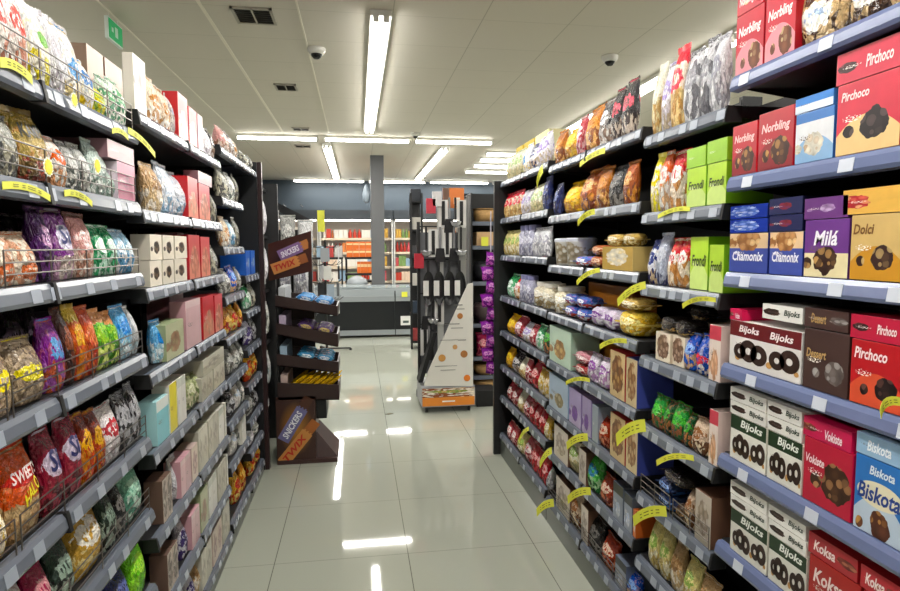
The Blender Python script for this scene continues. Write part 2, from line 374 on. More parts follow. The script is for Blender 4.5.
box('dessflat', 'flat dark brown chocolate box', base='#4a3430', pic=1, c1='#6c605c', c2='#b8b4b0', px=.8, pz=.5, pr=.2, side='#3c2824', text=[('Dessert', '#b8945c', .35, .5, -.15, .5)])
box('pirred', 'bright red chocolate box with dark fruit picture', base='#b4141e', low='#d85030', pic=1, c1='#1c1012', c2='#6c4840', px=.7, pz=.3, pr=.2, side='#9c0c18', text=[('Pirchoco', '#f4dede', .62, .18, -.12, .8)])
box('pirpink', 'flat crimson chocolate box', base='#c41c40', pic=1, c1='#3c1c20', c2='#a05c50', px=.2, pz=.5, pr=.16, side='#a81030', text=[('Pirchoco', '#f4dede', .35, .4, .2, .5)])
box('kokmag', 'crimson box with chocolate covered nut picture', base='#b81c38', pic=1, c1='#4a2c1c', c2='#b88858', px=.7, pz=.45, pr=.3, side='#d01448', text=[('Vokiste', '#f2d8dc', .4, .14, -.25, .68)])
box('koklid', 'flat magenta box', base='#c81c50', pic=1, c1='#7c3c30', c2='#c88050', px=.12, pz=.5, pr=.18, side='#d81050', text=[('Vokiste', '#f6dde4', .35, .5, .15, .4)])
box('biskota', 'blue box of wafers with cream name oval', base='#2c70b8', low='#b8c8d8', pic=1, c1='#5c3020', c2='#d8a050', px=.55, pz=.16, pr=.2, scale=6.5, side='#1c60a8', text=[('Biskota', '#1c3c88', .85, .22, .0, .55), ('Biskota', '#e0ecf8', .5, .12, .05, .85)])
box('biskflat', 'flat pale blue wafer box', base='#9cc0e0', side='#a8c8e4', text=[('Biskota', '#f0f6fc', .5, .5, 0, .5)])
box('koksa', 'brick red box with brown biscuit picture', base='#b02420', low='#9c3828', pic=1, c1='#5c2c18', c2='#c89058', px=.75, pz=.25, pr=.24, side='#981410', text=[('Koksa', '#f2dcd8', .6, .25, -.1, .7)])
box('koksflat', 'flat brick red box', base='#b42c34', side='#9c1820', pic=1, c1='#803028', c2='#d09068', px=.8, pz=.5, pr=.2, text=[('Koksa', '#f2dcd8', .45, .5, -.15, .5)])
box('frondi', 'lime green box of rice wafers', base='#b0d43c', low='#c8e080', side='#7cb818', text=[('Frondi', '#2c3c14', .8, .22, 0, .55)])
box('frondflat', 'flat lime green wafer box', base='#98c830', side='#84b820')
box('pinkwhite', 'pink and white biscuit box', base='#e6d6cc', band='#cc4454', bz=.74, pic=1, c1='#d8a078', c2='#e8c8a8', px=.5, pz=.3, pr=.3, side='#d8c0b8')
# right, bags
bag('bw', 'black and white snack bag', main='#26242a', lab='#d8d4d4', c1='#c8c0b8', c2='#8a7060', win=.4)
bag('blackpink', 'black snack bag with pink label', main='#201c20', lab='#d85868', c1='#3c2c2c', c2='#c8b8a8', win=.35)
bag('cream', 'cream film bag of cookies', main='#e2dcc8', lab='#f0ecd8', c1='#c8a060', c2='#e0cc98', win=.6, top='#d8d4c0')
bag('creamgrn', 'cream bag with pale green label', main='#dfe0c8', lab='#9cb870', c1='#d8c898', c2='#b8b484', win=.4)
bag('lilacw', 'white and lilac biscuit bag', main='#dcdae4', lab='#9c8cc0', c1='#d0c8d0', c2='#b8a890', win=.4)
bag('redtop', 'cream cookie bag with bright red top', main='#ead8c8', lab='#d83848', c1='#c89858', c2='#e8c888', win=.5, top='#c8182c')
bag('silver', 'silver foil snack bag', main='#b8b8bc', lab='#88888e', c1='#dcdce0', c2='#74747a', win=.9, rough=.14, scale=5)
bag('whitesil', 'white and grey film bag', main='#d8dade', lab='#9c9ca8', c1='#e8e8ec', c2='#a8a8b0', win=.6)
bag('yelw', 'yellow and white snack bag', main='#e4e0d0', lab='#e0d020', c1='#d8c890', c2='#e8dc40', win=.35, top='#e8d820')
bag('orgw', 'orange and white snack bag', main='#e0602c', lab='#e8e0dc', c1='#d8b088', c2='#e8e4dc', win=.55)
bag('redck', 'red and white bag of round cookies', main='#c8202c', lab='#ece2dc', c1='#c88c50', c2='#ead8c0', win=.62, scale=5)
bag('navyw', 'navy and white biscuit bag', main='#d8dae4', lab='#2c3878', c1='#c8b090', c2='#283060', win=.35, top='#24306c')
bag('greybl', 'pale grey blue biscuit bag', main='#a4aabc', lab='#c4c8d4', c1='#9ca0b4', c2='#2c3460', win=.18)
bag('yel', 'bright yellow snack bag', main='#e0a820', lab='#f0d040', c1='#e8b830', c2='#c08018', win=.4)
bag('orgb', 'golden brown snack bag', main='#b8702c', lab='#d89040', c1='#8c4c20', c2='#d8a058', win=.5)
bag('brn', 'orange brown crisps bag', main='#a85420', lab='#e0b070', c1='#7c3814', c2='#d08838', win=.4)
bag('blk', 'glossy black snack bag', main='#1c1c1e', lab='#74706c', c1='#2a2a2c', c2='#8c8880', win=.4)
bag('navy', 'dark navy snack bag', main='#1c2458', lab='#5864a0', c1='#141a40', c2='#3c4880', win=.4)
bag('bluered', 'shiny blue bag with red label', main='#2450b8', lab='#d83848', c1='#e8e0dc', c2='#2858c0', win=.4, cz=.4)
bag('bluesh', 'shiny royal blue snack bag', main='#1c4cb4', lab='#88b0e8', c1='#d8b088', c2='#2c60c8', win=.5)
bag('grnpret', 'green bag of brown pretzels', main='#248830', lab='#48b838', c1='#8c5430', c2='#1c5c28', win=.45)
bag('grndk', 'dark green snack bag', main='#184c24', lab='#4ca83c', c1='#b87848', c2='#14381c', win=.4)
bag('brcream', 'brown and cream biscuit bag', main='#c8b098', lab='#8c5c38', c1='#6c4830', c2='#dcc8a8', win=.4)
bag('redbr', 'red brown snack bag', main='#a83c28', lab='#d8b8a0', c1='#7c2c1c', c2='#c8785c', win=.45)
bag('red', 'shiny red sweets bag', main='#b81828', lab='#e8a8a8', c1='#8c1018', c2='#d84048', win=.5)
bag('redpk', 'red and pink sweets bag', main='#b84850', lab='#ecd8d8', c1='#98202c', c2='#d8a0a0', win=.5)
bag('ylwcr', 'pale yellow bag of rusks', main='#d8cc88', lab='#8ca850', c1='#c8b068', c2='#ece4c0', win=.45)
bag('grnblu', 'green and blue biscuit bag', main='#48b048', lab='#3c88b8', c1='#a8d8a0', c2='#2c7c3c', win=.4)
bag('purpw', 'white and purple wrapped biscuit bag', main='#dcd4e0', lab='#8c4ca0', c1='#b890c0', c2='#e8e0ec', win=.6)
bag('greenw', 'green and white sweets bag', main='#2c8c50', lab='#e0ece4', c1='#88c8a0', c2='#d8e8dc', win=.55)
roll('bluepk', 'blue and white biscuit packet', main='#4868b8', lab='#e4e6f0', c1='#c85048', c2='#e0e4f0', win=.4)
roll('brpk', 'orange brown biscuit packet', main='#a85c38', lab='#d8b090', c1='#8c4828', c2='#d8a878', win=.4)
roll('goldpk', 'shiny gold biscuit packet', main='#c8a860', lab='#ece4cc', c1='#a88840', c2='#e8d8a0', win=.5, rough=.15)
roll('blkpk', 'glossy black biscuit packet', main='#1c1614', lab='#484038', c1='#241c18', c2='#c8a868', win=.3, rough=.12)
roll('purpk', 'white and purple biscuit packet', main='#d8cce0', lab='#7c4898', c1='#b898c8', c2='#e8e4ec', win=.5)
roll('yelpk', 'yellow pasta packet', main='#d8bc50', lab='#ece0a0', c1='#c8a030', c2='#ecdc80', win=.8)
roll('bluedk', 'blue and black biscuit packet', main='#24345c', lab='#88a8e0', c1='#182040', c2='#4c80d0', win=.5)
roll('brdk', 'dark brown biscuit packet', main='#3c281c', lab='#8c6c48', c1='#2c1c14', c2='#7c5c3c', win=.5)
roll('redpkt', 'red and cream biscuit packet', main='#a8383c', lab='#e4d0c8', c1='#e0b8a8', c2='#8c2428', win=.5)
roll('pinkpk', 'pink wrapped biscuit packet', main='#c88c94', lab='#e8d4d4', c1='#a84c5c', c2='#e8c8c8', win=.5)
box('goldtin', 'gold foil biscuit box', base='#b89850', pic=1, c1='#ece4d0', c2='#d8c080', px=.5, pz=.55, pr=.35, side='#c8ac68', rough=.15)
box('crmbr', 'cream and brown patterned biscuit box', base='#d8ccb8', pic=1, c1='#7c5c48', c2='#c8b09c', px=.5, pz=.5, pr=.42, side='#c8b8a0')
box('crate', 'orange cardboard display tray', 'tray', base='#c07820', side='#a86018', low='#c88428')
box('mint', 'mint green cracker box with picture', base='#b8d0bc', pic=1, c1='#a87838', c2='#e0cc88', px=.5, pz=.4, pr=.26, side='#a0bca8')
box('skybox', 'pale blue cracker box', base='#a8c0d8', low='#b8c8d8', pic=1, c1='#88743c', c2='#d8d0b0', px=.55, pz=.35, pr=.22, side='#90acc8')
box('purbox', 'lilac box with violet shape', base='#a898c8', low='#b8a8cc', pic=1, c1='#6c28a0', c2='#7c3cac', px=.5, pz=.35, pr=.24, side='#9c88bc')
box('greybx', 'slim grey blue box', base='#9ca8b4', side='#8c98a8')
box('cookcol', 'tan cookie box with red edge', base='#dcc08c', pic=1, c1='#8c5428', c2='#e0b878', px=.5, pz=.5, pr=.4, side='#c03030')
box('cookcol2', 'tan cookie box with blue edge', base='#d8c498', pic=1, c1='#a06c3c', c2='#ead4a8', px=.5, pz=.5, pr=.4, side='#3c4898')
box('bluebx', 'plain royal blue box', base='#1c38b4', side='#1c30a0')
box('brwhite', 'white box with brown edging', base='#ccc0b4', pic=1, c1='#a89484', c2='#dcd4cc', px=.5, pz=.5, pr=.35, side='#6c4c3c')
box('graydk', 'grey box with dark top', base='#8c94a4', band='#202428', bz=.72, side='#606878', pic=1, c1='#d8dce4', c2='#5c88c0', px=.5, pz=.3, pr=.22)
box('orgbx', 'small orange and white box', base='#d8702c', pic=1, c1='#f0e8dc', c2='#e0a050', px=.5, pz=.5, pr=.3, side='#c05c20')
box('yelbox', 'bright yellow cardboard carton', base='#d0b408', side='#c8ac08', rough=.6)
box('yelgrey', 'yellow and grey shrink wrapped carton', base='#b8b8a0', band='#d8c830', bz=.7, side='#c8c090', pic=1, c1='#585850', c2='#98988c', px=.5, pz=.4, pr=.35)
D('tray', 'tub', 'clear plastic tub of wafers', 'tub', base='#d8d8d4', pic=1, c1='#b8a888', c2='#f0f0ec', px=.5, pz=.5, pr=.5, lid='#c8ccd8')
D('roundjar', 'jar', 'round cream patterned jar', 'jar', main='#dcd4bc', lab='#ece8dc', c1='#b8a478', c2='#e8e4d4', win=.6, lid='#d0ccc0')
D('greyjar', 'jar', 'tall grey lilac jar', 'jar', main='#a8a8bc', lab='#d8d8e4', c1='#8888a0', c2='#c8c8d8', win=.4, lid='#7878a0')
# left
bag('whred', 'white bag printed with red biscuits', main='#e6dcd8', lab='#c85850', c1='#c08068', c2='#ece4dc', win=.4)
bag('whyel', 'white bag printed with a yellow jug and green leaves', main='#e8e6e2', lab='#78b84c', c1='#e8d820', c2='#f0ecd8', win=.42, cz=.6, a=.22, b=.1, top='#e8e6e2', mark=False)
bag('whplain', 'plain white bag with folded top', main='#e8e6ea', lab='#d8d4dc', c1='#e8e4e8', c2='#b8b0b8', win=.3)
bag('whblue', 'white bag with blue berry print', main='#e6e6ea', lab='#4c90c8', c1='#e8d090', c2='#ece8e0', win=.3, cz=.45, a=.26)
bag('smblue', 'small white bag with blue and yellow print', main='#dce0e4', lab='#4878b0', c1='#e8c838', c2='#ece8dc', win=.35)
bag('grnleaf', 'white and green striped vegetable snack bag', main='#dce6d8', lab='#6ca878', c1='#4c9068', c2='#ecf0e4', win=.75, scale=11)
bag('yelgrn', 'small yellow and green packet', main='#d8cc30', lab='#a8b848', c1='#ecdc38', c2='#88a838', win=.5)
box('brcart', 'tall plain brown carton', base='#94745a', side='#80624a', low='#8c6c54')
box('whcart', 'tall white carton with grey rounded window', base='#e4e0d8', pic=1, c1='#b8aca4', c2='#ccc4bc', px=.5, pz=.6, pr=.22, side='#d8d0c4')
bag('kraft', 'khaki stand up pouch with dark lettering', 'pouch', main='#a89048', lab='#b8a060', c1='#a84c38', c2='#8c6c40', win=.3, mark=False, top='#988038', text=[('KAMFO', '#2c2818', .72, .2, 0, .68)])
bag('clear', 'clear grey film bag of pulses', main='#8c8c84', lab='#a8a8a0', c1='#b8b4a0', c2='#60605c', win=.7, rough=.15)
bag('orwh', 'white and orange snack bag', main='#e0d8d0', lab='#d8602c', c1='#d89c70', c2='#ece4d8', win=.4)
bag('greywh', 'grey and white snack bag', main='#a8a8a4', lab='#dcdcd8', c1='#6c7470', c2='#e0e0d8', win=.5)
bag('palegrn', 'pale mint film bag', main='#b8c8c0', lab='#ccd8d0', c1='#9cb4a8', c2='#dce4dc', win=.5)
box('winebx', 'long flat rose grey box', base='#b89498', side='#8c6870', low='#b08c90')
box('pinkwh', 'rose pink box with white edges', base='#b86480', side='#ecdce8', pic=1, c1='#b8587c', c2='#c07090', px=.5, pz=.5, pr=.2)
bag('sweetor', 'clear bag of orange and cream sweets', main='#d8c0a8', lab='#c8683c', c1='#d8a080', c2='#ece0cc', win=.9, slump=.5, cz=.25)
bag('darkpur', 'black and purple sweets bag', main='#241828', lab='#8c7890', c1='#3c2040', c2='#c8c0cc', win=.5)
bag('purdk', 'dark violet sweets bag', main='#48205c', lab='#b888b0', c1='#281434', c2='#6c3880', win=.4)
bag('purS', 'purple sweets bag with round white emblem', main='#702c7c', lab='#d4cce0', c1='#b890a8', c2='#c8b8b0', win=.35, a=.34, b=.2, mark=False, text=[('Sü', '#28306c', .45, .26, 0, .62)])
bag('pinkbe', 'pink and beige sweets bag', main='#c8908c', lab='#e4ccc8', c1='#a87864', c2='#d8c0b0', win=.45)
bag('greenS', 'emerald and white sweets bag', main='#18804c', lab='#d8ece0', c1='#b8dcc8', c2='#2c9860', win=.5, mark=False)
bag('ltblue', 'pale blue and white sweets bag', main='#8cb4cc', lab='#e0e8ec', c1='#d8dce0', c2='#5c98c0', win=.5)
bag('nuts', 'large clear bag of beige nuts with yellow label', main='#b8a488', lab='#e8d81c', c1='#c0a888', c2='#8c7860', win=.95, cz=.5, a=.4, b=.13, scale=12, slump=.5)
bag('purblu', 'violet sweets bag with blue label', main='#7c2488', lab='#5c98d0', c1='#c86040', c2='#a85cb0', win=.4, slump=.3)
bag('brdark', 'dark brown sweets bag', main='#48241c', lab='#8c4c30', c1='#2c1410', c2='#6c3424', win=.5)
bag('oryel', 'orange bag with yellow top', main='#c85c20', lab='#d8a030', c1='#b83c1c', c2='#d88030', win=.5, top='#c8a838')
bag('orred', 'orange red sweets bag', main='#b84824', lab='#c87040', c1='#9c2c18', c2='#c86838', win=.5)
bag('limeg', 'lime green sweets bag', main='#5ca828', lab='#98c838', c1='#48882c', c2='#c8d870', win=.5, top='#c88850')
bag('bluclr', 'bright blue and clear film bag', main='#5ca4d8', lab='#2c80d0', c1='#a8d4e8', c2='#dce8ec', win=.45, slump=.4)
bag('whclr', 'white film bag with wrinkled top', main='#d4d4d4', lab='#e8e8e8', c1='#b8b8b8', c2='#c8dce4', win=.4)
bag('sweets', 'large orange bag with red banner and yellow lettering', main='#d0501c', lab='#c83028', c1='#c8a070', c2='#d8b888', win=.42, cz=.7, a=.42, b=.1, mark=False, text=[('SWEETS', '#f0d8d0', .7, .13, .02, .68), ('HALO', '#f0dc20', .5, .14, .02, .48, .3)])
bag('burgS', 'burgundy sweets bag with dark letter emblem', main='#7c1c30', lab='#c8b8cc', c1='#a83848', c2='#5c1420', win=.4, a=.38, b=.17, mark=False, text=[('Si', '#20245c', .5, .26, 0, .62)])
bag('redor', 'dark bag of red and orange sweets', main='#6c2818', lab='#d8a030', c1='#c84820', c2='#d88838', win=.6)
bag('whpoint', 'white and red pointed bag', main='#dcd4d4', lab='#b83c44', c1='#c8bcbc', c2='#e8e4e4', win=.4, slump=.35)
bag('silblk', 'silver and black foil bag', main='#707074', lab='#a8a8ac', c1='#38383c', c2='#b8b8bc', win=.9, rough=.14)
bag('yelcr', 'yellow and cream snack bag', main='#c8a040', lab='#e8dcc0', c1='#d8b860', c2='#ecdcc0', win=.5)
bag('pasta', 'gold and white bag of pasta shells', main='#b8903c', lab='#e8e2d4', c1='#c8a048', c2='#e4cc88', win=.4, cz=.6, b=.2)
bag('magen', 'magenta sweets bag', main='#a0284c', lab='#d89098', c1='#78203c', c2='#c85868', win=.4)
bag('dkgrn', 'dark green and clear bag', main='#283c30', lab='#8ca090', c1='#182420', c2='#a8b8a8', win=.5)
bag('mintbag', 'mint green film bag', main='#78b498', lab='#a8d4bc', c1='#5c9880', c2='#c8e4d4', win=.6, rough=.15)
bag('lime', 'bright lime green bag', main='#6cc81c', lab='#a8e048', c1='#58b018', c2='#90d838', win=.5)
bag('tanwh', 'tan and white bread bag', main='#d8c8b0', lab='#b07840', c1='#b88858', c2='#ece4d8', win=.3, cz=.5)
bag('tan', 'golden tan bag with clear sides', main='#b89468', lab='#8c6840', c1='#d0b488', c2='#ece0cc', win=.5)
bag('bread', 'clear bag of sliced white bread', main='#dcd8d4', lab='#b8c4d4', c1='#e8e4dc', c2='#c8c4c0', win=.8, rough=.18)
bag('blueb', 'clear bag with pale blue base', main='#c8ccd4', lab='#e4e6ea', c1='#8cb0cc', c2='#d8dce4', win=.3)
box('redcrk', 'tall red cracker box', base='#c43034', low='#d8806c', pic=1, c1='#e0a080', c2='#c84838', px=.55, pz=.35, pr=.3, side='#c01820')
box('redcrk2', 'coral red cracker box', base='#c8484c', low='#d88470', pic=1, c1='#c87860', c2='#e0a890', px=.5, pz=.4, pr=.36, side='#b41c28')
box('ovalbx', 'white box with dark oval window', base='#e0d8c8', pic=1, c1='#241c18', c2='#987858', px=.55, pz=.5, pr=.24, side='#d0c8b8')
box('grncart', 'pale green juice carton', 'carton', base='#b8bc98', pic=1, c1='#a87c5c', c2='#8c9868', px=.5, pz=.45, pr=.3, side='#9ca880')
box('pinktall', 'tall pale pink cracker box', base='#d8b0b4', side='#c898a0', band='#e0c4c4', bz=.85)
box('cyanb', 'cyan and white pack', base='#78c4d0', band='#dce4e0', bz=.75, side='#a8d8dc')
box('yelstr', 'white box with broad yellow stripe', base='#e0d010', side='#e4e2d4')
box('whbox', 'plain white cracker box', base='#e0ded6', side='#d4d0c4', band='#c8ccc0', bz=.8)
box('crmlong', 'long cream cracker box', base='#ccc8b8', low='#c0bca8', side='#b8b4a4', pic=1, c1='#b8b09c', c2='#d8d4c8', px=.5, pz=.5, pr=.3)
box('pinkcrm', 'cream box with pink print', base='#d0c0b0', pic=1, c1='#b08c84', c2='#d8ccc0', px=.5, pz=.5, pr=.35, side='#c0a8a0')
box('stripes', 'cream box with brown stripes', base='#b8a898', pic=1, c1='#5c4438', c2='#c8bcb0', px=.5, pz=.5, pr=.45, side='#6c5448')
bag('pursm', 'small purple and white packet', main='#d0ccd8', lab='#3c3068', c1='#483878', c2='#d8d4e0', win=.5)
bag('grnsm', 'small moss green packet', main='#a0a878', lab='#c8c8a8', c1='#788858', c2='#c8c4a0', win=.5)
box('bluebox', 'bright blue snack box', base='#2468c8', pic=1, c1='#a8c8e8', c2='#2c70d0', px=.6, pz=.5, pr=.2, side='#1c58b4')
bag('ambr', 'amber and red snack bag', main='#c88430', lab='#d8b050', c1='#a83424', c2='#e0b858', win=.5)
bag('redyel', 'red and yellow snack bag', main='#d0a038', lab='#b8281c', c1='#c84828', c2='#e0c468', win=.4)
bag('grysm', 'grey printed packet', main='#8c8c88', lab='#c0c0bc', c1='#585854', c2='#b0b0a8', win=.5)
# ------------------------------------------------------------------ shared materials
BLK = plain('black enamel', '#121315', .45); SHF = plain('dark shelf steel', '#1b1c1f', .5)
RAIL = plain('blue grey price channel', '#667195', .2, spec=.6); RAILL = plain('pale grey price channel', '#666c77', .25, spec=.5)
LAB = plain('white price paper', '#9aa1ad', .3); LABW = plain('bright price paper', '#c2c8d4', .3); WIRE = plain('chrome wire', '#77706a', .3, .8); CAP = plain('black rubber', '#08080a', .6)
YEL = plain('yellow tag card', '#dfe048', .5); KICK = plain('plinth grey green', '#585d57', .3)
# ------------------------------------------------------------------ shelving bays
ORD = ['top', 'second', 'third', 'fourth', 'fifth', 'sixth', 'seventh', 'bottom']
BAYS = {}
def bay(key, phrase, side, Y0, Y1, rows, rail=RAIL, fences=(), nlab=5, kick=True, joints=(), base=.11):
    s = 1 if side == 'R' else -1; XF = 1.03 if side == 'R' else -.66
    XB = XF + s * .44; top = max(rows) + .12
    BAYS[key] = dict(side=side, s=s, XF=XF, Y0=Y0, Y1=Y1, rows=rows, phrase=phrase)
    root = empty('shelving_bay', ((XF + XB) / 2, (Y0 + Y1) / 2, 0), f'black shelving bay with grey price rails, {phrase}', 'shelving')
    mb = MB(); mb.box(XB, XB + s * .03, Y0 + .002, Y1 - .002, .02, top); obj('back_panel', mb, BLK, root)
    for y in (Y0 + .012, Y1 - .012):
        mb = MB(); mb.box(XB - s * .05, XB - s * .001, y - .011, y + .011, 0, top)
        for k in range(int(top / .1)): mb.box(XB - s * .052, XB - s * .0505, y - .004, y + .004, .05 + k * .1, .09 + k * .1)
        obj('upright', mb, BLK, root)
    if kick:
        mb = MB(); mb.box(XF + s * .004, XF + s * .03, Y0 + .003, Y1 - .003, 0, rows[-1] - .05); obj('plinth', mb, KICK, root)
    for ri, z in enumerate(rows):
        zt = z
        last = ri == len(rows) - 1
        mb = MB(); mb.box(XF + s * .022, XB - s * .001, Y0 + .004, Y1 - .004, zt - .03, zt)
        sh = obj('shelf', mb, SHF, root)
        for y in (Y0 + .006, Y1 - .006):
            mb = MB(); P = [(XF + s * .03, zt - .03), (XB - s * .01, zt - .03), (XB - s * .01, zt - .075), (XF + s * .25, zt - .06)]
            mb.prism(P, 'y', y - .0015, y + .0015); obj('bracket', mb, CAP, sh)
        mb = MB(); P = [(XF - s * .004, zt - .042), (XF - s * .0075, zt - .033), (XF - s * .003, zt - .012), (XF + s * .004, zt - .001), (XF + s * .02, zt - .0005), (XF + s * .02, zt - .044)]
        ys = [Y0 + .012] + [j for j in joints if Y0 < j < Y1] + [Y1 - .008]
        for a, b in zip(ys, ys[1:]): mb.prism(P, 'y', a, b - .004)
        obj('price_rail', mb, rail, sh)
        for a in ys[1:-1]:
            mb = MB(); mb.prism([(XF - s * .012, zt - .046), (XF - s * .004, zt + .001), (XF + s * .02, zt - .0003), (XF + s * .02, zt - .046)], 'y', a - .009, a + .005); obj('joint_clip', mb, CAP, sh)
        mb = MB(); mb.prism([(XF - s * .008, zt - .046), (XF - s * .0, zt + .0), (XF + s * .045, zt - .0003), (XF + s * .045, zt - .046)], 'y', Y0 + .001, Y0 + .012); obj('end_cap', mb, CAP, sh)
        rr = random.Random(hash_(key) + ri * 7)
        for k in range(nlab):
            y = Y0 + (Y1 - Y0) * (k + .5 + rr.uniform(-.3, .3)) / nlab; w = .02
            mb = MB(); o_ = .0022
            x0, x1 = XF - s * .009, XF - s * .0045
            mb.hexa([(x0, y - w, zt - .037), (x0, y + w, zt - .037), (x0 + s * .001, y + w, zt - .037), (x0 + s * .001, y - w, zt - .037),
                     (x1, y - w, zt - .009), (x1, y + w, zt - .009), (x1 + s * .001, y + w, zt - .009), (x1 + s * .001, y - w, zt - .009)])
            pl = obj('price_label', mb, LABW if key == 'A' else LAB, sh)
        if ri in fences:
            mb = MB(); x = XF + s * .004
            for (a, b) in ((Y0 + .03, (Y0 + Y1) / 2 - .01), ((Y0 + Y1) / 2 + .01, Y1 - .03)):
                for h in (.025, .048, .072): mb.tube((x, a, zt + h), (x, b, zt + h), .0017, 6)
                n = max(2, round((b - a) / .16))
                for k in range(n + 1): y = a + (b - a) * k / n; mb.tube((x, y, zt), (x, y, zt + .072), .0017, 6)
            obj('wire_fence', mb, WIRE, sh)
    return root
RA = [2.015, 1.742, 1.477, 1.217, .952, .69, .43, .165]
RB = [1.942, 1.67, 1.412, 1.15, .897, .632, .38, .15]
RC = [1.982, 1.714, 1.452, 1.194, .931, .674, .428, .155]
RD = [2.014, 1.754, 1.491, 1.197, .941, .689, .457, .175]
LA = [1.905, 1.69, 1.474, 1.222, .955, .722, .47, .16]
LB = [1.974, 1.672, 1.421, 1.147, .886, .606, .344, .1]
LC = [2.055, 1.805, 1.555, 1.30, 1.085, .865, .64, .42, .12]
LD = [2.055, 1.38, 1.16, .935, .71, .49, .3, .1]
bay('A', 'first on the right of the aisle', 'R', .30, 1.572, RA, nlab=5, joints=())
bay('B', 'narrow second one on the right of the aisle', 'R', 1.576, 2.075, RB, RAILL, fences=(5,), nlab=5)
bay('C', 'third on the right, with many yellow price flags', 'R', 2.08, 3.165, RC, RAILL, fences=(7,), nlab=8, joints=(2.63,))
bay('D', 'farthest on the right, beside the purple garland', 'R', 3.17, 4.27, RD, RAILL, nlab=7, joints=(3.72,))
bay('L', 'first on the left with chrome wire fences', 'L', .50, 1.995, LA, RAILL, fences=(0, 1, 2, 3, 4, 5), nlab=10, joints=(.95, 1.43))
bay('M', 'middle one on the left full of cracker boxes', 'L', 2.0, 3.125, LB, RAILL, nlab=9, joints=(2.56,))
bay('N', 'third on the left with close-set short shelves', 'L', 3.13, 3.69, LC, RAILL, nlab=4)
bay('O', 'last on the left, next to the chocolate display', 'L', 3.695, 4.2, LD, RAILL, nlab=4)
BP = dict(A='first right bay', B='second right bay', C='third right bay', D='farthest right bay', L='first left bay', M='second left bay', N='third left bay', O='last left bay')
NUM = ['first', 'second', 'third', 'fourth', 'fifth', 'sixth', 'seventh', 'eighth', 'ninth', 'tenth', 'eleventh', 'twelfth']
CARD = ['', 'one', 'two', 'three', 'four', 'five', 'six', 'seven', 'eight', 'nine', 'ten', 'eleven', 'twelve']
USED = {}
def words(s): return len(s.replace(',', ' ').split())
def it_k(e): return e[0]
def kind_bag(k): return DES[k]['kind'] == 'bag'
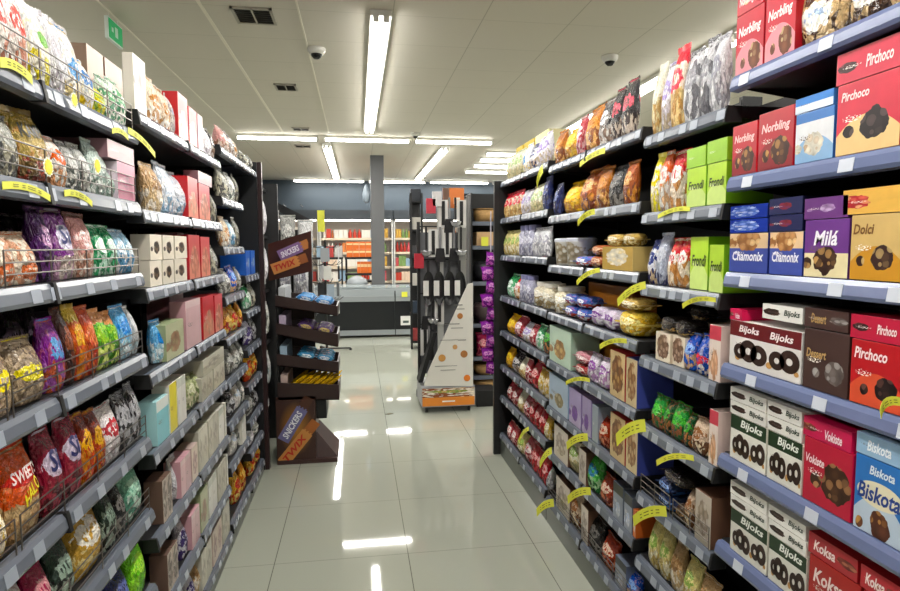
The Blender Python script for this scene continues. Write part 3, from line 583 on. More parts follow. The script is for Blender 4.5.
def shelfrow(b, r, items):
    """items: (design, px0, px1, height, {z, d, back, lean, tilt, n})"""
    B = BAYS[b]; s, XF, rows = B['s'], B['XF'], B['rows']; z0 = rows[r - 1]
    on = {'top': 'top shelf'}; rowname = 'top shelf' if r == 1 else ('bottom shelf' if r == len(rows) else NUM[r - 1] + ' shelf down')
    exp = []
    for it in items:
        k, a, c, h = it[:4]; o = dict(it[4]) if len(it) > 4 else {}
        n = o.pop('n', 1)
        for i in range(n): exp.append((k, a + (c - a) * i / n, a + (c - a) * (i + 1) / n, h, o))
    cnt = {}
    for e in exp: cnt[e[0]] = cnt.get(e[0], 0) + 1
    seen = {}
    ordered = sorted(range(len(exp)), key=lambda i: (exp[i][1] if s < 0 else -exp[i][1]))   # from the camera outwards
    for q, i in enumerate(ordered):
        k, a, c, h, o = exp[i]; d = DES[k]; dz = o.get('z', 0); inset = (.013 if kind_bag(it_k(exp[i])) and s < 0 else .009) + o.get('back', 0)
        Xf = XF + s * inset; zz = z0 + dz; Xr = Xf + (s * .02 if d['kind'] == 'bag' and b != 'D' else 0)
        fm = (lambda p: p if p < 100 else 100 + (p - 100) * .88) if b == 'L' else (lambda p: p if p > 690 else 690 - (690 - p) * .86) if b == 'B' else (lambda p: p)
        a, c = fm(a), fm(c)
        ya, yc = Yat(a, zz + h * .5, Xr), Yat(c, zz + h * .5, Xr); y0, y1 = min(ya, yc), max(ya, yc)
        y0 = max(y0, B['Y0'] + .009); y1 = min(y1, B['Y1'] - .009)
        if y1 - y0 < .015: print('NARROW', b, r, k, a, c); continue
        w = (y1 - y0) * .985; kind = d['kind']
        dp = o.get('d', {'bag': min(.14, max(.06, w * .55)), 'box': .06 if b == 'M' else .15, 'roll': .07, 'tub': w, 'jar': w, 'bottle': w}[kind])
        if kind == 'bag': dp = min(dp, .38 - o.get('back', 0))
        rz = -PI / 2 if s > 0 else PI / 2
        seen[k] = seen.get(k, 0) + 1
        if k in ('crate',): pass
        tail = f"{rowname}, {BP[b]}"
        if dz > .02 and kind in ('box', 'roll'): d_extra = 'stacked '
        else: d_extra = ''
        if cnt[k] > 1:
            m = seen[k]; base = d['desc']
            cand = [f"{base}, {NUM[m - 1]} of {CARD[cnt[k]]} from the near end, {tail}", f"{base}, {NUM[m - 1]} of {CARD[cnt[k]]}, {tail}"]
            grp = f"{d['desc']} row, {tail}"
        else:
            nb = [exp[j] for j in ordered if j != i]
            nb.sort(key=lambda e: abs((e[1] + e[2]) / 2 - (a + c) / 2)); nd = DES[nb[0][0]]['desc'] if nb else ''
            sh = ' '.join(nd.split(' ')[:4]); sh = nd.split(' with ')[0].split(' of ')[0].split(' printed')[0]
            cand = [f"{d['desc']} beside the {sh}, {tail}", f"{d['desc']}, {tail}"]; grp = None
        cand += [x.replace(' shelf down', ' shelf').replace(' from the near end', ' from near end') for x in cand]
        cand += [x.replace('from near end', 'along').replace(', ' + BP[b], ', ' + BP[b].replace(' bay', '')) for x in cand]
        if [x for x in cand if words(x) <= 16] == []: print('LONG', cand[0])
        cand = [x for x in cand if words(x) <= 16] or [' '.join(cand[-1].split()[:16])]
        lab = cand[0]; lab = lab.replace('beside the', ('stacked beside the' if d_extra and words(cand[0]) < 16 else 'beside the'))
        USED[lab] = USED.get(lab, 0) + 1
        lean = 0.0; rr = random.Random(q * 31 + r * 7 + ord(b))
        tilt = o.get('tilt', rr.uniform(-.035, .035) if kind == 'bag' else 0)
        place(k, (Xf, (y0 + y1) / 2, zz + .001 + abs(tilt) * w * .5), rz, w, dp, h, lab, grp, var=q + r, tilt=tilt, lean=-lean)
# ------------------------------------------------------------------ stocking the shelves (columns read off the photograph)
S = shelfrow
# first right bay
S('A', 1, [('norbling', 729, 764, .155), ('norbling', 765, 796, .155), ('redlid', 729, 764, .06, {'z': .157}), ('redlid', 765, 797, .06, {'z': .157}), ('bluecook', 798, 845, .2), ('bluecook', 846, 905, .2)])
S('A', 2, [('norbdark', 729, 757, .135), ('norbdark', 758, 794, .145), ('bluewhite', 795, 834, .115), ('bluelid', 795, 834, .035, {'z': .117}), ('pirtan', 836, 902, .15), ('pirlid', 836, 904, .065, {'z': .152})])
S('A', 3, [('chambox', 729, 768, .105), ('chambox', 769, 803, .105), ('navyfoil', 729, 768, .036, {'z': .107}), ('navyfoil', 729, 768, .036, {'z': .145}), ('navydark', 769, 803, .04, {'z': .107}), ('navydark', 769, 803, .04, {'z': .149}),
           ('milabox', 804, 849, .13), ('milalid', 804, 849, .048, {'z': .132}), ('goldbox', 850, 905, .135), ('goldlid', 842, 905, .052, {'z': .137})])
S('A', 4, [('ringmar', 729, 802, .125), ('ringflat', 762, 803, .038, {'z': .145, 'd': .12}), ('dessflat', 804, 849, .045, {'z': .143}), ('koklid', 730, 742, .03, {'z': .126}), ('dessert', 803, 849, .14), ('pirpink', 850, 905, .05, {'z': .137}), ('pirred', 850, 905, .135)])
S('A', 5, [('ringgrn', 730, 766, .125), ('ringgrn', 767, 802, .125), ('ringflat', 730, 766, .036, {'z': .127}), ('ringflat', 767, 802, .036, {'z': .127}), ('ringflat', 730, 766, .036, {'z': .165}), ('ringflat', 767, 802, .036, {'z': .165}),
           ('kokmag', 803, 852, .15), ('koklid', 803, 852, .045, {'z': .152}), ('biskota', 854, 905, .16), ('biskflat', 856, 905, .045, {'z': .162})])
S('A', 6, [('ringgrn', 730, 767, .12), ('ringgrn', 768, 806, .12), ('ringflat', 730, 767, .036, {'z': .122}), ('ringflat', 768, 806, .036, {'z': .122}), ('ringflat', 730, 767, .036, {'z': .16}), ('ringflat', 768, 806, .036, {'z': .16}),
           ('koksa', 808, 860, .14), ('koksflat', 808, 858, .05, {'z': .142}), ('koksa', 862, 905, .14), ('koksflat', 860, 905, .05, {'z': .142})])
# second right bay
S('B', 1, [('bw', 638, 647, .2), ('cream', 647, 658, .25), ('lilacw', 658, 669, .235), ('redtop', 669, 683, .27), ('silver', 684, 700, .23, {'lean': 0}), ('silver', 700, 712, .24, {'lean': 0}), ('whitesil', 712, 724, .23),
           ('cream', 650, 666, .27, {'back': .16}), ('silver', 686, 705, .25, {'back': .18})])
S('B', 2, [('bw', 637, 646, .2), ('yelw', 646, 656, .21), ('orgw', 656, 667, .21), ('redck', 667, 685, .2), ('frondi', 686, 706, .12), ('frondi', 707, 728, .12), ('frondflat', 686, 706, .06, {'z': .122}), ('frondflat', 707, 728, .065, {'z': .122})])
S('B', 3, [('navyw', 641, 652, .16), ('greybl', 652, 665, .185), ('redck', 666, 677, .165), ('redck', 677, 690, .165), ('frondi', 690, 708, .165, {'back': .02}), ('frondi', 709, 731, .14), ('navy', 653, 668, .2, {'back': .15})])
S('B', 4, [('crmbr', 650, 667, .1), ('crmbr', 668, 684, .1, {'back': .01}), ('bluesh', 684, 697, .12), ('bluered', 697, 709, .125), ('pinkwhite', 709, 731, .165), ('blkpk', 652, 668, .055, {'z': .102, 'd': .1}), ('blkpk', 669, 684, .055, {'z': .102, 'd': .1}), ('blkpk', 686, 704, .05, {'back': .16, 'z': .13}), ('crmbr', 686, 706, .13, {'back': .16})])
S('B', 5, [('bluebx', 652, 660, .19, {'back': .13, 'd': .05}), ('grnpret', 646, 661, .12), ('grndk', 661, 669, .12), ('grnpret', 669, 685, .125), ('grndk', 685, 692, .11), ('brcream', 692, 708, .11), ('pinkwhite', 709, 732, .165)])
S('B', 6, [('bluedk', 648, 668, .055, {'d': .12}), ('bluedk', 649, 667, .05, {'z': .056, 'd': .11}), ('brdk', 669, 684, .06, {'d': .12}), ('blkpk', 652, 684, .04, {'z': .11, 'd': .15}), ('brcream', 685, 694, .13), ('brwhite', 695, 711, .16), ('pinkwhite', 712, 733, .155)])
S('B', 7, [('ylwcr', 643, 655, .17), ('ylwcr', 656, 668, .17), ('tan', 669, 682, .165), ('ylwcr', 683, 698, .15), ('tan', 699, 716, .14), ('brcream', 717, 732, .14)])
# third right bay
S('C', 1, [('orgb', 549, 563, 0.176), ('yel', 563, 577, 0.167), ('redpk', 577, 585, 0.185), ('orgb', 585, 599, 0.202), ('bw', 599, 612, 0.194), ('blackpink', 612, 622, 0.211), ('blackpink', 622, 634, 0.220), ('cream', 563, 580, .17, {'back': .16}), ('bw', 600, 618, .22, {'back': .16})])
S('C', 2, [('navy', 549, 560, .17), ('yel', 561, 578, .165), ('brn', 578, 596, .2), ('orgb', 596, 608, .18), ('blk', 608, 623, .17), ('brn', 624, 635, .17), ('redpk', 580, 592, .2, {'back': .16})])
S('C', 3, [('tray', 549, 560, .14), ('tray', 561, 572, .14), ('bluepk', 572, 586, .05, {'d': .12}), ('brpk', 587, 601, .055, {'d': .12}), ('brpk', 589, 601, .045, {'z': .057, 'd': .1}), ('goldtin', 602, 633, .095), ('goldpk', 604, 618, .05, {'z': .097}), ('goldpk', 620, 634, .05, {'z': .097}), ('navy', 576, 588, .15, {'back': .17})])
S('C', 4, [('roundjar', 549, 561, .14), ('bluepk', 562, 573, .06, {'d': .12}), ('bluepk', 574, 585, .06, {'d': .12}), ('bluepk', 562, 573, .055, {'z': .062, 'd': .11}), ('bluepk', 574, 585, .055, {'z': .062, 'd': .11}),
           ('crate', 588, 633, .165, {'back': .19, 'd': .12}), ('purpk', 588, 600, .085, {'d': .12}), ('purpk', 601, 613, .085, {'d': .12}), ('yelpk', 614, 636, .1, {'d': .13}), ('goldpk', 616, 636, .045, {'z': .105, 'd': .11})])
S('C', 5, [('mint', 549, 571, .19), ('redpkt', 572, 585, .055, {'d': .12}), ('pinkpk', 572, 585, .055, {'z': .057, 'd': .11}), ('crate', 588, 632, .19, {'back': .19, 'd': .12}), ('purpw', 588, 598, .13), ('purpw', 599, 609, .13), ('cookcol', 610, 625, .19), ('cookcol2', 626, 637, .185)])
S('C', 6, [('skybox', 549, 568, .185), ('purbox', 569, 581, .175), ('purbox', 582, 591, .175), ('greybx', 592, 598, .165), ('redbr', 599, 609, .13), ('cookcol', 610, 625, .185), ('cookcol2', 626, 638, .18)])
S('C', 7, [('brwhite', 554, 568, .17), ('creamgrn', 568, 579, .16), ('brwhite', 579, 586, .16), ('grnblu', 587, 599, .16), ('redbr', 600, 612, .12), ('graydk', 613, 623, .15), ('graydk', 624, 632, .145), ('orgbx', 633, 640, .11)])
S('C', 8, [('brwhite', 556, 570, .17), ('brcream', 570, 580, .18), ('brwhite', 581, 588, .17), ('blk', 589, 600, .15), ('redbr', 601, 614, .13), ('graydk', 615, 626, .12), ('bluesh', 627, 640, .1)])
# farthest right bay
S('D', 1, [('creamgrn', 505, 520, .17, {'n': 4}), ('whblue', 520, 526, .18), ('navyw', 526, 533, .16), ('lilacw', 533, 540, .17), ('lilacw', 540, 546, .18), ('yelbox', 511, 523, .235, {'back': .1, 'd': .14}), ('yelbox', 524, 534, .235, {'back': .1, 'd': .14}), ('yelgrey', 535, 549, .235, {'back': .1, 'd': .14})])
S('D', 2, [('redtop', 502, 519, .17, {'n': 4}), ('lilacw', 519, 528, .15, {'n': 2}), ('creamgrn', 528, 540, .16, {'n': 2}), ('navy', 540, 546, .19)])
S('D', 3, [('ylwcr', 501, 517, .17, {'n': 4}), ('greyjar', 517, 530, .19, {'n': 3}), ('whitesil', 530, 540, .17, {'n': 2}), ('whitesil', 540, 546, .17)])
S('D', 4, [('greenw', 504, 511, .16), ('redck', 511, 518, .15), ('greyjar', 518, 529, .17, {'n': 3}), ('roundjar', 530, 539, .14), ('roundjar', 539, 547, .14)])
S('D', 5, [('yel', 504, 511, .13), ('redpk', 511, 519, .14), ('lilacw', 519, 527, .12), ('redpk', 527, 533, .13), ('greenw', 533, 540, .15), ('grndk', 540, 547, .16)])
S('D', 6, [('yel', 504, 509, .14), ('bw', 509, 516, .14), ('cream', 516, 523, .13), ('redpk', 523, 528, .15), ('red', 528, 536, .16), ('yelcr', 536, 547, .15, {'n': 2})])
S('D', 7, [('redpk', 505, 515, .13, {'n': 2}), ('cream', 515, 521, .13), ('redpk', 521, 527, .14), ('red', 527, 542, .14, {'n': 3}), ('yelcr', 542, 548, .12)])
S('D', 8, [('redpk', 505, 514, .13, {'n': 2}), ('ylwcr', 514, 521, .13), ('redpk', 521, 529, .15), ('red', 529, 545, .16, {'n': 3}), ('whitesil', 545, 549, .12)])
# first left bay
S('L', 1, [('tan', -100, -60, .18), ('tanwh', -56, -18, .18), ('whred', -14, 5, .19), ('whred', 5, 25, .19), ('whyel', 27, 48, .185), ('whplain', 49, 60, .19), ('whblue', 60, 78, .19), ('smblue', 78, 91, .135), ('yelgrn', 91, 103, .09), ('grnleaf', 104, 115, .13), ('grnleaf', 115, 127, .14),
           ('whplain', 36, 62, .21, {'back': .17}), ('grnleaf', 98, 118, .16, {'back': .12})])
S('L', 2, [('bread', -96, -54, .15), ('ltblue', -50, -12, .15), ('clear', -8, 16, .13), ('kraft', 18, 50, .155, {'tilt': -.1}), ('orwh', 50, 64, .12), ('greywh', 64, 76, .12), ('greywh', 76, 88, .125), ('palegrn', 88, 106, .15), ('palegrn', 106, 119, .09), ('pinkwh', 120, 143, .105), ('winebx', 108, 143, .05, {'z': .107}), ('clear', 8, 26, .16, {'back': .17}), ('smblue', 28, 44, .17, {'back': .17})])
S('L', 3, [('magen', -98, -58, .16), ('orwh', -54, -16, .16), ('sweetor', -12, 12, .12), ('sweetor', 12, 36, .11), ('darkpur', 0, 22, .165, {'back': .16}), ('darkpur', 22, 36, .165, {'back': .16}), ('purdk', 36, 50, .17), ('purS', 51, 72, .17), ('pinkbe', 73, 92, .165), ('greenS', 93, 105, .14), ('greenS', 105, 117, .14), ('ltblue', 117, 128, .13), ('ltblue', 128, 140, .13)])
S('L', 4, [('redor', -110, -70, .18), ('yelw', -66, -26, .18), ('nuts', -22, 10, .15), ('nuts', 12, 44, .14), ('darkpur', 4, 26, .19, {'back': .16}), ('darkpur', 26, 42, .19, {'back': .18}), ('purblu', 45, 62, .17), ('brdark', 62, 71, .19), ('oryel', 71, 83, .19), ('orred', 83, 95, .18), ('limeg', 95, 108, .165), ('limeg', 108, 119, .15), ('bluclr', 119, 134, .16), ('whclr', 134, 147, .15)])
S('L', 5, [('greenw', -110, -68, .17), ('pinkbe', -64, -26, .17), ('yelcr', -22, 4, .13), ('sweets', 6, 40, .19), ('burgS', 41, 60, .19), ('burgS', 61, 79, .19), ('redor', 80, 91, .18), ('redor', 92, 102, .17), ('whpoint', 103, 121, .16), ('silblk', 122, 134, .17), ('silblk', 135, 149, .18)])
S('L', 6, [('orred', -94, -52, .16), ('purdk', -48, -12, .16), ('yelcr', -8, 14, .16), ('whred', 15, 28, .15), ('magen', 30, 50, .15), ('dkgrn', 52, 72, .15), ('pasta', 74, 102, .18), ('dkgrn', 103, 115, .17), ('blk', 116, 126, .16), ('mintbag', 127, 149, .17)])
S('L', 7, [('navy', 90, 112, .15), ('navy', 113, 132, .16), ('lime', 134, 150, .18)])
# second left bay
S('M', 1, [('brcart', 88, 105, .3, {'back': .27, 'd': .12}), ('brcart', 106, 124, .3, {'back': .27, 'd': .12}), ('whcart', 129, 146, .17, {'d': .03}), ('tanwh', 147, 158, .17), ('tanwh', 159, 169, .16), ('bread', 170, 177, .16), ('redcrk', 178, 188, .17), ('redcrk', 189, 197, .15), ('pinktall', 198, 203, .15), ('whplain', 204, 209, .14), ('bw', 210, 216, .15), ('whplain', 216, 221, .13), ('redcrk2', 180, 190, .21, {'back': .18})])
S('M', 2, [('tan', 149, 162, .17), ('blueb', 162, 174, .19), ('blueb', 174, 187, .18), ('redcrk', 188, 198, .165), ('redcrk2', 199, 210, .155), ('clear', 211, 220, .15), ('winebx', 198, 212, .05, {'z': .157}), ('bread', 152, 166, .2, {'back': .17})])
S('M', 3, [('ovalbx', 150, 162, .085), ('ovalbx', 163, 174, .085), ('ovalbx', 175, 187, .085), ('ovalbx', 150, 162, .085, {'z': .087}), ('ovalbx', 163, 174, .085, {'z': .087}), ('ovalbx', 175, 187, .085, {'z': .087}), ('redcrk2', 189, 200, .18), ('redcrk2', 201, 210, .175), ('clear', 211, 220, .14), ('pinktall', 178, 188, .2, {'back': .17, 'd': .1})])
S('M', 4, [('bluclr', 155, 165, .15), ('grncart', 166, 184, .13), ('pinktall', 186, 201, .19), ('redcrk', 203, 214, .185), ('redcrk2', 215, 226, .175), ('pinktall', 170, 184, .19, {'back': .17, 'd': .1})])
S('M', 5, [('cyanb', 157, 169, .15), ('yelstr', 170, 177, .175), ('whbox', 178, 186, .175, {'n': 2}), ('grnsm', 187, 194, .14), ('grnsm', 195, 200, .13), ('crmlong', 202, 213, .1, {'n': 2}), ('crmlong', 214, 227, .1, {'n': 2}), ('crmlong', 203, 227, .07, {'z': .102, 'd': .12}), ('pinktall', 190, 201, .18, {'back': .17, 'd': .1})])
S('M', 6, [('stripes', 163, 172, .15, {'n': 2}), ('whplain', 173, 180, .16), ('pinktall', 181, 191, .14, {'n': 2}), ('pinkcrm', 192, 198, .14), ('crmlong', 199, 208, .17, {'n': 2}), ('crmlong', 209, 218, .17, {'n': 2}), ('whbox', 219, 224, .165), ('whbox', 225, 230, .165)])
S('M', 7, [('stripes', 168, 178, .14, {'n': 2}), ('pursm', 179, 185, .15), ('whplain', 186, 191, .15), ('pinktall', 192, 200, .14, {'n': 2}), ('grncart', 201, 208, .17), ('whbox', 209, 217, .17, {'n': 2}), ('crmlong', 218, 226, .16, {'n': 2}), ('whbox', 227, 233, .16)])
S('M', 8, [('pursm', 187, 193, .14), ('tan', 194, 201, .15), ('crmlong', 202, 212, .16, {'n': 2}), ('pinkcrm', 213, 222, .16, {'n': 2}), ('crmlong', 223, 235, .17, {'n': 2})])
# third left bay
S('N', 1, [('pinkbe', 222, 228, 0.138), ('bw', 228, 233, 0.138), ('tanwh', 233, 238, 0.127), ('grysm', 238, 242, 0.115)])
S('N', 2, [('clear', 222, 228, 0.170), ('greywh', 229, 234, 0.161), ('clear', 235, 242, 0.170)])
S('N', 3, [('tanwh', 223, 228, 0.161), ('ltblue', 229, 234, 0.149), ('clear', 235, 242, 0.170)])
S('N', 4, [('grysm', 224, 230, 0.138), ('bluesh', 231, 236, 0.149), ('grysm', 237, 243, 0.138)])
S('N', 5, [('ambr', 225, 231, 0.149), ('redyel', 232, 237, 0.138), ('ambr', 238, 243, 0.149)])
S('N', 6, [('grysm', 227, 233, 0.149), ('greywh', 234, 238, 0.138), ('grysm', 239, 244, 0.138)])
S('N', 7, [('silblk', 229, 234, 0.138), ('bread', 235, 239, 0.138), ('greywh', 240, 245, 0.138)])
S('N', 8, [('bread', 231, 236, 0.149), ('greywh', 237, 241, 0.149), ('whbox', 242, 246, 0.149)])
S('N', 9, [('redyel', 235, 240, 0.170), ('ambr', 241, 244, 0.170), ('redyel', 245, 248, 0.170)])
# last left bay
S('O', 1, [('clear', 244, 248, 0.103), ('grysm', 249, 253, 0.103)])
S('O', 2, [('bluebox', 246, 250, 0.149), ('bluebox', 251, 255, 0.149)])
S('O', 3, [('greenw', 246, 250, 0.149), ('clear', 251, 256, 0.149)])
S('O', 4, [('pursm', 247, 251, 0.149), ('silblk', 252, 256, 0.149)])
S('O', 5, [('redyel', 247, 251, 0.170), ('ambr', 252, 257, 0.170)])
S('O', 6, [('grysm', 248, 252, 0.138), ('silblk', 253, 257, 0.138)])
S('O', 7, [('whplain', 249, 252, 0.115), ('greywh', 253, 258, 0.115)])
S('O', 8, [('redyel', 250, 254, 0.149), ('ambr', 255, 259, 0.149)])
# ------------------------------------------------------------------ yellow flags on the shelf edges
def flag(x0, y0, x1, y1, h, b, lab, strip=False):
    """paper flag clipped to the shelf edge of bay b at its aisle-side end; strip=True lies flat along the edge"""
    B = BAYS[b]; s = B['s']; XF = B['XF'] - s * .0085
    (ax, ay), (fx, fy) = ((x1, y1), (x0, y0)) if s > 0 else ((x0, y0), (x1, y1))
    A = onX(ax, ay, XF)
    E_ = onX(fx, fy, XF) if strip else onY(fx, fy, A.y - .02)
    hh = h / F * A.y; n = 6; V = []; U = (E_ - A)
    for i in range(n + 1):
        u = i / n; p = U * u; p = Vector((p.x, p.y, p.z - .010 * 4 * (u - .5) ** 2 + .01 * (1 - u) * 0))
        if not strip: p.y += .012 * math.sin(3 * u)
        V.append((p, Vector((p.x, p.y + (0 if strip else hh * .25), p.z + hh))))
    mb = MB(); t = Vector((-s * .0008, 0, 0)) if strip else Vector((0, -.0008, 0))
    for (p, q), (r, w) in zip(V, V[1:]): mb.hexa([p, r, r + t, p + t, q, w, w + t, q + t])
    o = obj('price_flag', mb, YEL); o.location = A; tag(o, lab, 'tag')
    k = MB()
    for c0, c1 in ((.2, .3), (.38, .44), (.5, .66), (.72, .78)):
        for g0, g1 in ((.3, .38), (.58, .66)):
            def P(u, g):
                f = u * n; i = min(n - 1, int(f)); f -= i; lo = V[i][0].lerp(V[i + 1][0], f); hi = V[i][1].lerp(V[i + 1][1], f); return lo.lerp(hi, g) + t * 2
            k.hexa([P(c0, g0), P(c1, g0), P(c1, g0) + t * .5, P(c0, g0) + t * .5, P(c0, g1), P(c1, g1), P(c1, g1) + t * .5, P(c0, g1) + t * .5])
    link(bpy.data.objects.new('printing', k.mesh('printing', plain('ink dark', '#6a6a20', .5))), o)
    return o
for a in (
    (537, 188, 543, 171, 9, 'C', 'yellow price flag drooping steeply beside the navy bag, top shelf, farthest right bay'),
    (578, 224, 595, 212, 6, 'C', 'yellow price flag drooping from the second shelf edge, third right bay'),
    (580, 165, 605, 151, 6, 'C', 'long yellow tag strip along the top shelf edge, third right bay', True),
    (577, 283, 600, 270, 5, 'C', 'slim yellow price flag under the brown packets, third shelf edge, third right bay'),
    (618, 304, 646, 286, 8, 'B', 'wide yellow price flag under the gold biscuit box, third shelf edge'),
    (600, 347, 627, 341, 5, 'C', 'slim yellow price flag below the purple packets, fourth shelf edge, third right bay'),
    (566, 383, 590, 380, 4, 'C', 'slim yellow price flag under the mint cracker box, fifth shelf edge'),
    (617, 444, 646, 429, 13, 'B', 'large yellow price flag in front of the tan cookie boxes, third right bay'),
    (567, 448, 588, 439, 8, 'C', 'yellow price flag below the lilac boxes, sixth shelf edge, third right bay'),
    (540, 467, 552, 452, 7, 'C', 'yellow price flag over the red bags, seventh shelf edge, farthest right bay'),
    (519, 441, 529, 429, 4, 'D', 'small yellow price flag steeply raised, seventh shelf edge, farthest right bay'),
    (568, 502, 591, 493, 8, 'C', 'yellow price flag below the cream bag, seventh shelf edge, third right bay'),
    (537, 515, 554, 505, 8, 'C', 'yellow price flag low above the floor, bottom shelf edge, third right bay'),
    (634, 524, 667, 514, 11, 'B', 'largest yellow price flag, beside the grey boxes, sixth shelf edge, second right bay'),
    (657, 463, 694, 458, 6, 'B', 'slim yellow price flag below the green pretzel bags, second right bay'),
    (683, 305, 716, 299, 5, 'B', 'yellow price flag under the lime green boxes, third shelf edge, second right bay'),
    (658, 216, 690, 208, 5, 'B', 'yellow price flag stuck on the second shelf edge, second right bay', True),
    (882, 414, 905, 402, 10, 'A', 'yellow price flag at the bright red chocolate box, fourth shelf edge'),
    (64, 192, 92, 203, 6, 'L', 'short yellow price strip beside the yellow starbursts, second shelf edge, first left bay', True),
    (2, 184, 50, 197, 7, 'L', 'long yellow price strip below the khaki pouch, second shelf edge, first left bay', True),
    (0, 62, 32, 80, 9, 'L', 'pale yellow strip on the top shelf edge, first left bay', True),
    (128, 130, 155, 155, 6, 'M', 'twisted yellow ribbon tag at the end of the top shelf, first left bay', True),
    (112, 130, 128, 137, 5, 'L', 'short yellow tag on the top shelf edge near its far end, first left bay', True)):
    flag(*a)
def starburst(px, py, lab, r=.022):
    p = onX(px, py, -.648); mb = MB(); n = 24
    prof = [((r if i % 2 else r * .82) * math.cos(2 * PI * i / n), (r if i % 2 else r * .82) * math.sin(2 * PI * i / n)) for i in range(n)]
    mb.prism(prof, 'x', 0, .001); o = obj('starburst_sign', mb, plain('white burst', '#f0f0dc', .5)); o.location = p; tag(o, lab, 'price sign')
    mb = MB(); mb.prism([(a * .8, b * .8) for a, b in prof], 'x', .001, .002); c = obj('yellow_center', mb, plain('yellow burst', '#e8d80c', .5)); c.parent = o
starburst(48, 167, 'yellow starburst price sign on the wire fence, between khaki pouch and orange bag')
starburst(97, 166, 'yellow starburst price sign on the wire fence before the mint film bags')
starburst(74, 100, 'yellow starburst price sign on the topmost wire fence by the green packet', .018)
# ------------------------------------------------------------------ the building
XL, XR, YB, YF, ZC = -9.0, 12.0, 15.4, -6.0, 3.2
def tile_mat(name, base, line, sx, sy, wx, rough, offx=0, offy=0, spec=.5, var=.02, bump=0.0):
    N = NT(name); tc = N.n('ShaderNodeTexCoord'); sep = N.n('ShaderNodeSeparateXYZ', Vector=tc.outputs['Object'])
    def ln(c, s, o, w):
        f = N.math('FRACT', N.math('DIVIDE', N.math('SUBTRACT', c, o), s)); d = N.math('ABSOLUTE', N.math('SUBTRACT', f, .5))
        return N.math('GREATER_THAN', d, .5 - w / s / 2)
    g = N.math('MAXIMUM', ln(sep.outputs[0], sx, offx, wx), N.math('MULTIPLY', ln(sep.outputs[1], sy, offy, wx), .55))
    nz = N.n('ShaderNodeTexNoise', Scale=1.3, Detail=4.0); N.put(nz.inputs['Vector'], tc.outputs['Object'])
    v = N.n('ShaderNodeMapRange', Value=nz.outputs[0]); v.inputs['To Min'].default_value = 1 - var * 3; v.inputs['To Max'].default_value = 1 + var * 3
    h = N.n('ShaderNodeHueSaturation', Color=srgb(base)); N.put(h.inputs['Value'], v.outputs[0])
    N.put(N.b.inputs['Base Color'], N.mix(g, h.outputs[0], srgb(line))); N.b.inputs['Roughness'].default_value = rough; N.b.inputs['Specular IOR Level'].default_value = spec
    if bump:
        n2 = N.n('ShaderNodeTexNoise', Scale=2.2, Detail=2.0); N.put(n2.inputs['Vector'], tc.outputs['Object'])
        b = N.n('ShaderNodeBump', Strength=bump, Distance=.01); N.put(b.inputs['Height'], n2.outputs[0]); N.put(N.b.inputs['Normal'], b.outputs[0])
    return N.m
FLOORM = tile_mat('polished cream floor tile', '#a3a699', '#63635b', .6567, .6567, .004, .04, .23, .3, .6, .012)
CEILM = tile_mat('cream ceiling panel', '#cfc9bc', '#b0ab9d', .655, .62, .008, .8, -.38, .1, .3, .01)
struct('floor', MB().box(XL, XR, YF, YB, -.1, 0), FLOORM, 'polished pale cream tiled floor of the aisle with light reflections', 'floor')
struct('ceiling', MB().box(XL, XR, YF, YB, ZC, ZC + .1), CEILM, 'cream panelled suspended ceiling over the whole shop', 'ceiling')
WM = plain('slate blue wall', '#3a454e', .6, noise=.03)
struct('wall_back', MB().box(XL, XR, YB, YB + .1, 0, ZC), WM, 'slate blue grey wall above the refrigerated cases', 'wall')
WL = plain('pale wall', '#bdb8ab', .7, noise=.03)
struct('wall_left', MB().box(XL - .1, XL, YF, YB, 0, ZC), WL, 'pale side wall of the shop', 'wall')
struct('wall_right', MB().box(XR, XR + .1, YF, YB, 0, ZC), WL, 'pale side wall beyond the shelves', 'wall')
struct('wall_front', MB().box(XL, XR, YF - .1, YF, 0, ZC), WL, 'pale front wall of the shop', 'wall')
# ceiling seams that read as white metal strips
for i, x in enumerate((-1.03, -1.69, -.38)):
    struct(f'trim_{i + 1}', MB().box(x - .012 if i == 0 else x - .006, x + .012 if i == 0 else x + .006, 2.0, 9.0, ZC - .006, ZC - .0005), plain('white strip', '#e4decd', .5), 'thin white joint strip running along the ceiling', 'ceiling strip')
